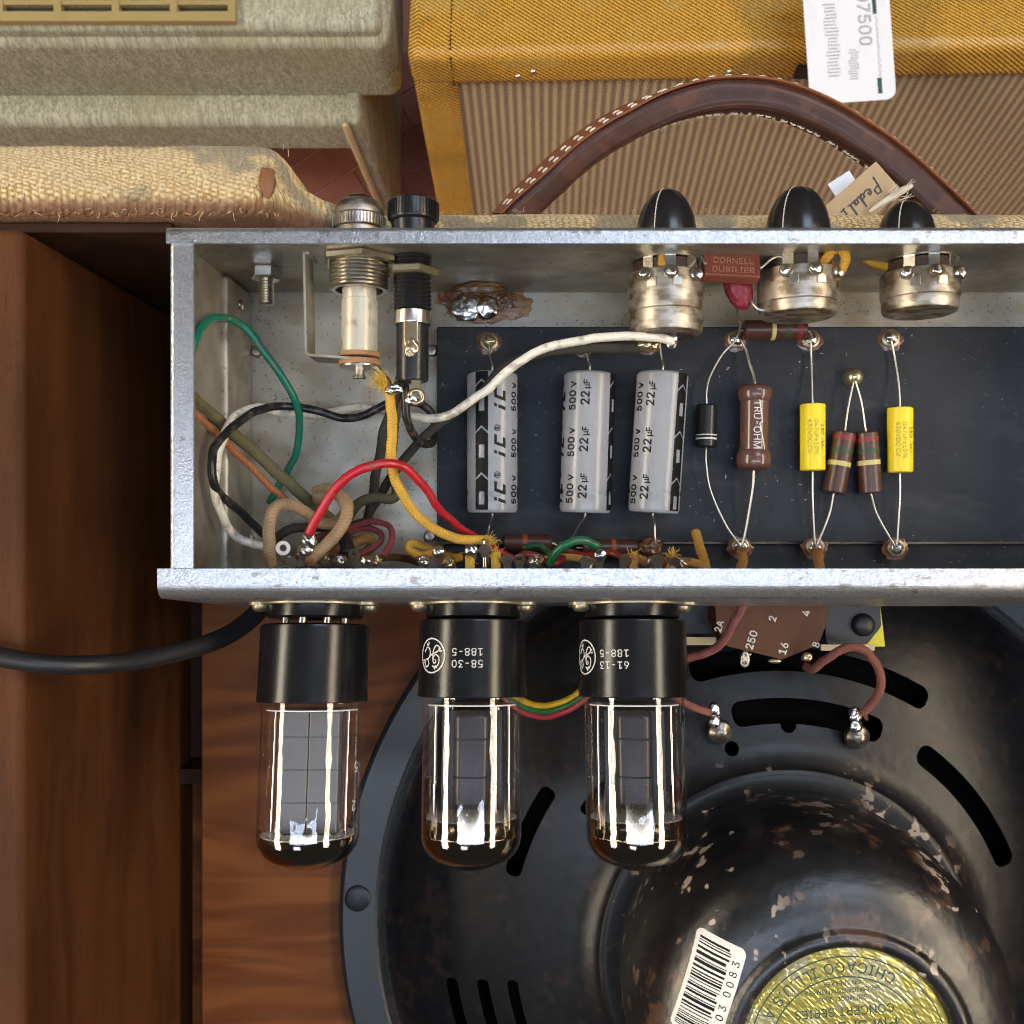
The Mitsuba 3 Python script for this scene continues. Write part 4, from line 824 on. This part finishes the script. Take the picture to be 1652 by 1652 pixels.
for i, (x, y) in enumerate(CLUT):
    h_ = soc[0 if x < 640 else 1 if x < 880 else 2][0]
    part(h_, 'joint', [blob(P(x, y, -28), (1.9, 1.7, 1.5), 200+i, .45, 3, 1.6), sweep([P(x, y, -28), P(x+rng.uniform(-12, 12), y-9, -30), P(x+rng.uniform(-18, 18), y-4, -34)], [.5, .45, .4], 6, .7)], 'old_solder' if i % 2 else 'flux_solder', True)
    part(h_, 'frayed_cloth', fray(P(x+rng.uniform(-8, 8), y+2, -29), (rng.uniform(-.4, .4), .7, .6), 16, 2.2, .13, .7, 2500+i, .8), ('fluff_brown', 'fluff_yellow', 'fluff_tan')[i % 3], True)
def logo():
    R = 5.2
    ring = Point(0, 0).buffer(R).difference(Point(0, 0).buffer(R-.42))
    def spiral(cx, cy, r0, r1, a0, a1, n=40):
        return [(cx+(r0+(r1-r0)*t)*math.cos(a0+(a1-a0)*t), cy+(r0+(r1-r0)*t)*math.sin(a0+(a1-a0)*t)) for t in np.linspace(0, 1, n)]
    sm = lambda l: [tuple(q) for q in catmull([(x, y, 0) for x, y in l], .15)[:, :2]]
    c = [sm([(-.4, 3.0), (-1.6, 3.5), (-2.8, 2.4), (-2.9, .6), (-1.7, -.3), (-.7, .7), (-.9, 2.1), (-1.7, 2.0), (-1.6, 1.2)]), sm([(-.5, 1.2), (-.7, -1.2), (-1.9, -2.9), (-3.1, -2.3), (-2.4, -1.2), (0, -.3), (.9, .5)]),
         sm([(3.0, 2.5), (2.3, 3.3), (1.3, 2.5), (1.6, 1.3), (2.5, 1.0), (1.4, .8), (.6, -.6), (1.0, -2.1), (2.2, -2.4), (3.2, -1.1)])]
    for q in range(4):
        a = q*math.pi/2+.5; c.append(spiral(3.9*math.cos(a), 3.9*math.sin(a), .1, .75, a, a+5, 16))
    return extrude(unary_union([ring]+[LineString(s).buffer(.19) for s in c]), .06)
def on_base(m, o, s, R, deg):      # upside-down print: text runs round the base, its top towards the glass
    m = m.copy(); v = m.vertices.copy(); m.vertices = np.stack([v[:, 1], -v[:, 0], v[:, 2]], 1); m.invert() if False else None
    r = math.cos(math.radians(deg))*TN_+math.sin(math.radians(deg))*V(1, 0, 0)
    return wrap(m, o+TA*s, TA, r, R, .8, .04)
def tube(label, sock, gap, Rg, rectifier, prints, baselen=23.0, glass=48.5, rot=0.0):
    k = thing('vacuum_tube', label, 'vacuum tube')
    o = sock[1]; R = 16.6; s0 = 5.2+gap; s1 = s0+baselen
    part(k, 'base', lathe([(0, s0), (R*.93, s0), (R*.985, s0+.5), (R*.99, s0+1.2), (R*.995, s1-4), (R*1.008, s1-1), (R*1.008, s1-.2), (R*.99, s1), (Rg-.4, s1)], o, TA, 72), 'tube_base', 30)
    if gap > .8:
        for a in np.arange(8)*math.pi/4+.2: part(k, 'pin', cyl(o+TA*4.8+(math.cos(a)*V(1, 0, 0)+math.sin(a)*TN_)*9.5, o+TA*(s0+.5)+(math.cos(a)*V(1, 0, 0)+math.sin(a)*TN_)*9.5, 1.2, 12), 'nickel', 40)
    e = s1+glass; rc = 8.5
    prof = [(Rg, s1-2), (Rg, s1+2), (Rg*1.002, s1+12), (Rg, e-rc-4)]
    prof += [(Rg-rc+rc*math.cos(a), e-rc-1.8+rc*math.sin(a)) for a in np.linspace(0, 1.25, 14)]
    last = prof[-1]; prof += [(last[0]*(1-t), last[1]+(e-last[1])*(1-(1-t)**2)) for t in (.3, .55, .8)]+[(0, e)]
    gb = lathe([(prof[0][0], s1-2+i*.75) for i in range(int((prof[3][1]-s1+2)/.75))]+prof[3:], o, TA, 120)
    gb.vertices += gb.vertex_normals*((meshkit.fbm(gb.vertices*V(.55, .16, .4)+px_seed(label), 3, 3)-.5)*.13)[:, None]
    part(k, 'glass_bulb', gb, 'tube_glass', True)
    # getter film inside the far end
    fs = e-(13 if rectifier else 26); fd = 5 if rectifier else 17
    gp = catmull([(r, s, 0) for r, s in prof], 1.0)[:, :2]; gp = gp[gp[:, 1] > fs]; gp[-1, 0] = 0
    gm = lathe([(max(r-.35, 0), s-.35) for r, s in gp], o, TA, 64)
    ss = (gm.vertices-o) @ TA; op = np.clip((ss-fs)/fd, 0, 1)**(1.4 if rectifier else 1.5)
    part(k, 'getter_film', gm, 'getter_film', True, uv=np.stack([op*0, op], 1))
    m0, m1 = s1+2.2, e-(10.5 if rectifier else 15.5)
    for s in (m0, m1): part(k, 'mica_disc', lathe([(0, s), (Rg-1.5, s), (Rg-1.5, s+.35), (0, s+.35)], o, TA, 40), 'mica_sheet', 30)
    X = V(math.cos(rot), 0, 0)+TN_*math.sin(rot); Z = -V(1, 0, 0)*math.sin(rot)+TN_*math.cos(rot)
    def box_(x0, x1, z0, z1, a, b, r=.6): return fixw(xf(rbox(x0, x1, a, b, z0, z1, r, 8), o, X, TA, Z))
    if rectifier:
        for x0, x1 in ((-8.8, .02), (.0, 9.2)):
            part(k, 'anode', box_(x0, x1, -4, 4, m0+.5, m1-.2), 'plate_grey', 30)
            part(k, 'anode_rib', [box_(x0, x1, -4.2, 4.2, m0+q, m0+q+.35, .1) for q in (8, 17.5, 27)], 'rib_grey', False)
    else:
        part(k, 'anode', [box_(-5.3, 5.3, -5.2, 5.2, m0+2, m1-2, 2.2)], 'plate_dark', 30)
        part(k, 'anode_fin', [box_(-9, 9, -.4, .4, m0+2, m1-2, .15)], 'plate_dark', 30)
        part(k, 'anode_rib', [box_(-5.5, 5.5, -5.4, 5.4, q, q+.5, .2) for q in (m0+10, m0+21)], 'plate_dark', 30)
        part(k, 'getter_holder', [fixw(xf(extrude(Polygon([(-1.5, 0), (1.5, 0), (1.5, 2.2), (0, 3.4), (-1.5, 2.2)]), .3), o+TA*(m1+.4)+Z*4, X, TA, Z)), sweep([o+TA*(m1+3.5)+Z*4, o+TA*(m1+6)+Z*4+X*.6, o+TA*(m1+7.4)+Z*4-X*2], .22, 6, .6)], 'bright_tin', 30)
    rods = []
    for x, z in ((-11, 0), (11, 0), (-7.2, 3.2), (7.2, 3.2)): rods.append(cyl(o+X*x+Z*z+TA*m0, o+X*x+Z*z+TA*m1, .42, 8))
    part(k, 'support_rod', rods, 'bright_tin', True)
    if prints: part(k, 'lettering', [on_base(m, o, s, R*1.0, d) for m, s, d in prints], 'print_white', False)
    return k
def px_seed(t): return len(t)*3.7
def tx_(s, h=2.15): return centre(text(s, h, .06))
t1 = tube('clear glass vacuum tube with grey plates and plain black base, leftmost of three', soc[0], 1.7, 15.1, True, None, 23.2, 49)
tube('vacuum tube marked 58-30 with silvered tip, middle of the three', soc[1], .2, 14.9, False, [(logo(), 16.4, -44), (tx_('58-30'), 18.8, -3), (tx_('188-5'), 15.4, -3)], 23.2, 50.5)
tube('vacuum tube marked 61-13 with silvered tip, rightmost of the three', soc[2], .2, 15.0, False, [(logo(), 16.8, -66), (tx_('61-13'), 19.2, -27), (tx_('188-5'), 15.8, -27)], 23.2, 50.5, .25)
part(t1, 'lettering', [on_base(tx_(s, 3), soc[0][1], q, 15.12, d) for s, q, d in (('2', 60, 70), ('5', 49, 73))], 'print_grey', False)

# ------------------------------------------------------------------ power cord
k = thing('rubber_cable', 'thick black rubber power cable leaving under the chassis at left', 'cord')
put(k, sweep(pts((-150, 1010, -1), (-60, 1045, 0), (60, 1070, -1), (150, 1072, -8), (230, 1064, -20), (310, 1046, -34), (365, 1026, -46), (405, 998, -56), (435, 965, -64)), [2.65]*4+[2.75, 2.85, 3.0, 3.1, 3.1], 18, 1.5), 'black_rubber', True)

# ------------------------------------------------------------------ loudspeaker
sp = thing('loudspeaker', 'black rust speckled loudspeaker with a gold label on its magnet cover', 'loudspeaker')
SO = V(99, -160, 0); Zp = V(0, 0, 1)
outer_ = [(58, -79), (66.5, -79), (69, -81.5), (74, -84.5), (82, -86.8), (104, -93), (128, -102), (141, -108.5), (146, -112), (149, -113.2), (151, -112.6), (166, -113), (166.6, -114.5)]
ol = catmull([(r, z, 0) for r, z in outer_], 1.5)[:, :2]
poly = Polygon(list(map(tuple, ol))+[(166.6, -116.2)]+[(r, z-1.6) for r, z in ol[::-1] if r < 165]).buffer(0)
from shapely.geometry.polygon import orient
cs = m3.CrossSection([np.array(orient(poly, 1).exterior.coords)[:-1]])
bask = m3.Manifold.revolve(cs, 160)
def slot(r0, r1, a0, a1):
    rr = min(3.5, (r1-r0)*.42)
    th = np.radians(np.linspace(a0, a1, 24)); pg = Polygon([(r1*math.cos(t), r1*math.sin(t)) for t in th]+[(r0*math.cos(t), r0*math.sin(t)) for t in th[::-1]]).buffer(-rr).buffer(rr)
    c = np.array(pg.exterior.coords)[:-1]; c = c if pg.exterior.is_ccw else c[::-1]
    return m3.Manifold.extrude(m3.CrossSection([c]), 80).translate((0, 0, -150))
for s in ((82.5, 91.5, 65, 102), (101, 109.5, 58, 108), (85.5, 90, 129, 146), (99, 105, 146, 166), (88, 100, 205, 235), (121, 125.5, 188, 203), (109, 113.5, 188, 204), (98, 102, 188, 202), (84, 92, 20, 55)):
    bask = bask-slot(*s)
h0 = P(1273, 1170, -86)-SO; bask = bask-m3.Manifold.cylinder(60, 2.9, 2.9, 24).translate((h0[0], h0[1], -110))
h0 = P(1180, 1207, -86)-SO; bask = bask-m3.Manifold.cylinder(60, 2.6, 2.6, 24).translate((h0[0], h0[1], -110))
bm = mm(bask); bm.apply_translation(SO); part(sp, 'basket', bm, 'basket_paint', 24)
part(sp, 'flange', lathe([(152, -112.2), (153, -111.4), (165.4, -111.6), (166.8, -112.6), (166.8, -116.5)], SO, Zp, 200), 'flange_paint', 30)
part(sp, 'cone', lathe([(150, -116), (120, -110), (84, -98), (58, -90), (40, -86)], SO, Zp, 96), 'paper_cone', True)
def bell(pr_):
    q = catmull([(r, z, 0) for r, z in pr_], .7)[:, :2]; return [(max(r, 0), z) for r, z in q]
BELL = bell([(31.4, -21.6), (32.4, -20.0), (34.0, -19.2), (36.0, -19.6), (37.4, -20.9), (39.5, -21.6), (44, -22.9), (49, -25.2), (53.5, -28.6), (57.2, -34), (60.0, -43), (61.2, -55), (61.6, -67), (61, -74), (60.4, -80)])
part(sp, 'magnet_cover', lathe(BELL, SO, Zp, 160), 'black_paint', True)
part(sp, 'label_disc', lathe([(0, -21.0), (30.4, -21.0), (31.0, -21.4), (31.8, -22)], SO, Zp, 96), 'gold_foil', 30)
def arc_text(s, R, a_mid, h, upside=True, track=1.0):
    out = []; xs = []; w = 0
    for chx in s:
        if chx == ' ': xs.append((None, w)); w += h*.55; continue
        m = text(chx, h, .06); b = m.bounds; m.apply_translation([-b[0][0], 0, 0]); ww = b[1][0]-b[0][0]
        xs.append((m, w, ww)); w += ww+h*.28*track
    for e in xs:
        if e[0] is None: continue
        m, x, ww = e; m.apply_translation([-ww/2, 0, 0]); t = a_mid + ((x+ww/2)-w/2)/R   # letters' tops point to the centre, reading counter-clockwise
        o = V(R*math.cos(t), R*math.sin(t), 0); out.append(xf(m, o, (-math.sin(t), math.cos(t), 0), (-math.cos(t), -math.sin(t), 0), (0, 0, 1)))
    return out
lz = SO+V(0, 0, -20.95)
ms = arc_text('CHICAGO ILL.U.S.A', 27.6, math.radians(108), 3.1)
rt = math.radians(185); rx, ry = V(math.cos(rt), math.sin(rt), 0), V(-math.sin(rt), math.cos(rt), 0)
for s, y, h in (('PM SPEAKER', -8.2, 3.6), ('CONCERT SERIES', -13.0, 2.5), ('SEE MODEL AND', -16.9, 1.3), ('SPECIFICATION NUMBER', -19.2, 1.3), ('ON SPEAKER', -21.4, 1.3)):
    ms.append(xf(centre(text(s, h, .06)), rx*0+ry*y, rx, ry, (0, 0, 1)))
for r in (23.4, 29.4): ms.append(extrude(Point(0, 0).buffer(r, 48).difference(Point(0, 0).buffer(r-.35, 48)), .06))
part(sp, 'label_lettering', [xf(m, lz) for m in ms], 'print_green', False)
# barcode sticker on the shoulder of the magnet cover
b0 = P(1137, 1580, -29); b0[2] = 0; by = unit(V(.33, 1, 0)); bxx = unit(V(1, -.33, 0))
hw, hh = 6.9, 14.9
bp = [q for i, q in enumerate(BELL) if q[0] > 38 and q[1] > -60]; bp = np.array(sorted(bp, key=lambda t: t[0]))
def cling(m, lift):               # lay a flat piece on the curved cover
    m = mm(m); v, f = trimesh.remesh.subdivide_to_size(m.vertices, m.faces, 1.2, max_iter=12)
    w = b0+v[:, :1]*bxx+v[:, 1:2]*by; r = np.hypot(w[:, 0]-SO[0], w[:, 1]-SO[1])
    w[:, 2] = np.interp(r, bp[:, 0], bp[:, 1])+v[:, 2]*1.6+lift; return trimesh.Trimesh(w, f, process=False)
part(sp, 'barcode_sticker', cling(extrude(sbox(-hw, -hh, hw, hh).buffer(-2).buffer(2), .15), .12), 'sticker_white', 30, label='small white barcode sticker on the magnet cover')
g = np.random.default_rng(12); y = -hh+1.6; bars = []
while y < hh-2.0:
    w = g.choice([.24, .36, .62, .9], p=[.5, .25, .17, .08]); bars.append(bx(-hw+1.0, hw-4.0-(g.random() < .2)*.6, y, y+w, 0, .05)); y += w+g.choice([.32, .45, .75])
part(sp, 'barcode', [cling(m, .42) for m in bars], 'print_black', False)
part(sp, 'barcode_digits', [cling(xf(centre(text(chx, 2.1, .05)), V(hw-2.1, -12.2+i*3.0+(1.2 if i > 3 else 0), 0), (0, 1, 0), (-1, 0, 0)), .42) for i, chx in enumerate('00030083')], 'print_black', False)
for i, (x, y) in enumerate(((1162, 1182), (1384, 1190))):
    c = P(x, y, -82.5)
    part(sp, 'terminal', [lathe([(0, 2.2), (2, 2.0), (2.2, 1.4), (4.0, .6), (4.5, -.2), (4.5, -1.8)], c, unit(V(0, -.2, 1)), 28)], 'dark_nickel', True)
    t = P(x-12 if i == 0 else x-6, y-28, -79); part(sp, 'terminal_solder', [blob(t+V(.3, 1.8, 0), (2.3, 3.0, 1.6), 90+i, .3), blob(t+V(.6, -2, 0), (2.3, 2.4, 1.6), 93+i, .3)], 'solder', True)
for (x, y) in ((577, 1449),):
    part(sp, 'mounting_bolt', lathe([(5.0, -.6), (5.0, .8), (4.0, 1.5), (0, 1.7)], P(x, y, -111.4), Zp, 32), 'iron_black', 35)
# output transformer
k = thing('output_transformer', 'output transformer with numbered brown paper coil under the chassis', 'transformer')
zt = -78
pl = [P(x, y, zt) for x, y in ((1150, 930), (1156, 1005), (1172, 1042), (1262, 1064), (1320, 1040), (1336, 1000), (1340, 930))]
m = extrude(Polygon([(p[0], p[1]) for p in pl]).buffer(-1.5).buffer(1.5), 16); part(k, 'coil', xf(m, (0, 0, zt-16)), 'coil_paper', 30)
nm = []
for s, x, y, h in (('2', 1246, 998, 2.6), ('4', 1300, 989, 2.6), ('16', 1264, 1046, 2.7), ('OR 250', 1208, 1046, 2.7), ('8', 1316, 1040, 2.4), ('2A', 1160, 1010, 2.4)):
    p = P(x, y, zt); nm.append(xf(centre(text(s, h, .15, True)), p+V(0, 0, .05), unit(V(.3, 1, 0)), unit(V(-1, .3, 0)), (0, 0, 1)))
part(k, 'numbers', nm, 'print_white', False)
a, b = P(1100, 0, -84)[0], P(1445, 0, -84)[0]
part(k, 'core', rbox(a-6, P(1345, 0, -84)[0], P(0, 1030, -92)[1], P(0, 900, -92)[1], -110, -92, 1, 8), 'iron_black', 30)
part(k, 'bracket', xf(extrude(Polygon([(p[0], p[1]) for p in (P(1334, 930, -82), P(1334, 1038, -82), P(1398, 1038, -82), P(1420, 1010, -82), P(1418, 975, -82), P(1400, 930, -82))]).buffer(-2).buffer(2.4), 3), (0, 0, -85)), 'iron_black', 30)
part(k, 'bolt', lathe([(4.2, 0), (4.0, 1.2), (2.8, 2.2), (0, 2.6)], P(1392, 1008, -81.8), Zp, 24), 'iron_black', True)
part(k, 'yellow_label', xf(extrude(Polygon([(p[0], p[1]) for p in (P(1385, 1000, -90), P(1392, 1043, -90), P(1428, 1043, -90), P(1418, 960, -90), P(1380, 960, -90))]), .5), (0, 0, -90.5)), 'label_yellow', 30)
part(k, 'cream_paper', xf(extrude(sbox(P(1105, 0, -86)[0], P(0, 1040, -86)[1]-.2, P(1156, 0, -86)[0], P(0, 1028, -86)[1]), .6), (0, 0, -87)), 'cream_paper', 30)
part(k, 'cream_paper', xf(extrude(sbox(P(1325, 0, -86)[0], P(0, 1050, -86)[1], P(1412, 0, -86)[0], P(0, 1040, -86)[1]), .6), (0, 0, -87)), 'cream_paper', 30)
part(k, 'lug', [blob(P(1202, 1062, -80), (1.8, 3.4, 1), 97, .2), blob(P(1250, 1066, -80), (2.4, 1.0, 1), 98, .2), blob(P(1302, 1060, -79), (2.0, 1.8, 1.4), 99, .3)], 'flux_solder', True)
PK = (.22, .075, .055)
pvc(None, 'cloth_wire', 'pinkish brown cloth wire from the transformer, passing behind the third tube', pts((1200, 975, -62), (1180, 1010, -66), (1155, 1045, -70), (1110, 1062, -74), (1070, 1078, -78)), 1.5, (.24, .075, .065), True, 21)
pvc(None, 'cloth_wire', 'brown cloth wire from behind the third tube to the left speaker terminal', pts((1040, 1090, -76), (1090, 1125, -76), (1118, 1140, -76), (1146, 1150, -77)), 1.35, PK, True, 22)
RT_ = pvc(None, 'cloth_wire', 'brown cloth wire curling from the transformer to the right speaker terminal', pts((1300, 1076, -78), (1312, 1078, -74), (1335, 1062, -70), (1370, 1044, -68), (1402, 1054, -68), (1420, 1090, -70), (1415, 1125, -74), (1392, 1150, -77)), 1.5, PK, True, 23)
part(RT_, 'frayed_end', fray(P(1394, 1150, -76), (-.2, -.3, .3), 24, 2.6, .13, .7, 71, .6), 'fluff_brown', True)
for nm_, lab, dy, col in (('insulated_wire', 'yellow wire of the three arching behind the second tube', 0, (.55, .36, .02)), ('insulated_wire', 'green wire of the three arching behind the second tube', 9, (.02, .12, .04)), ('insulated_wire', 'red wire of the three arching behind the second tube', 18, (.33, .03, .05))):
    pvc(None, nm_, lab, pts((780, 1080+dy*.3, -88), (830, 1122+dy, -86), (870, 1138+dy, -84), (905, 1132+dy, -82), (945, 1108+dy, -80), (990, 1050+dy, -76)), 1.15, col)
print(len(scene), 'entries')
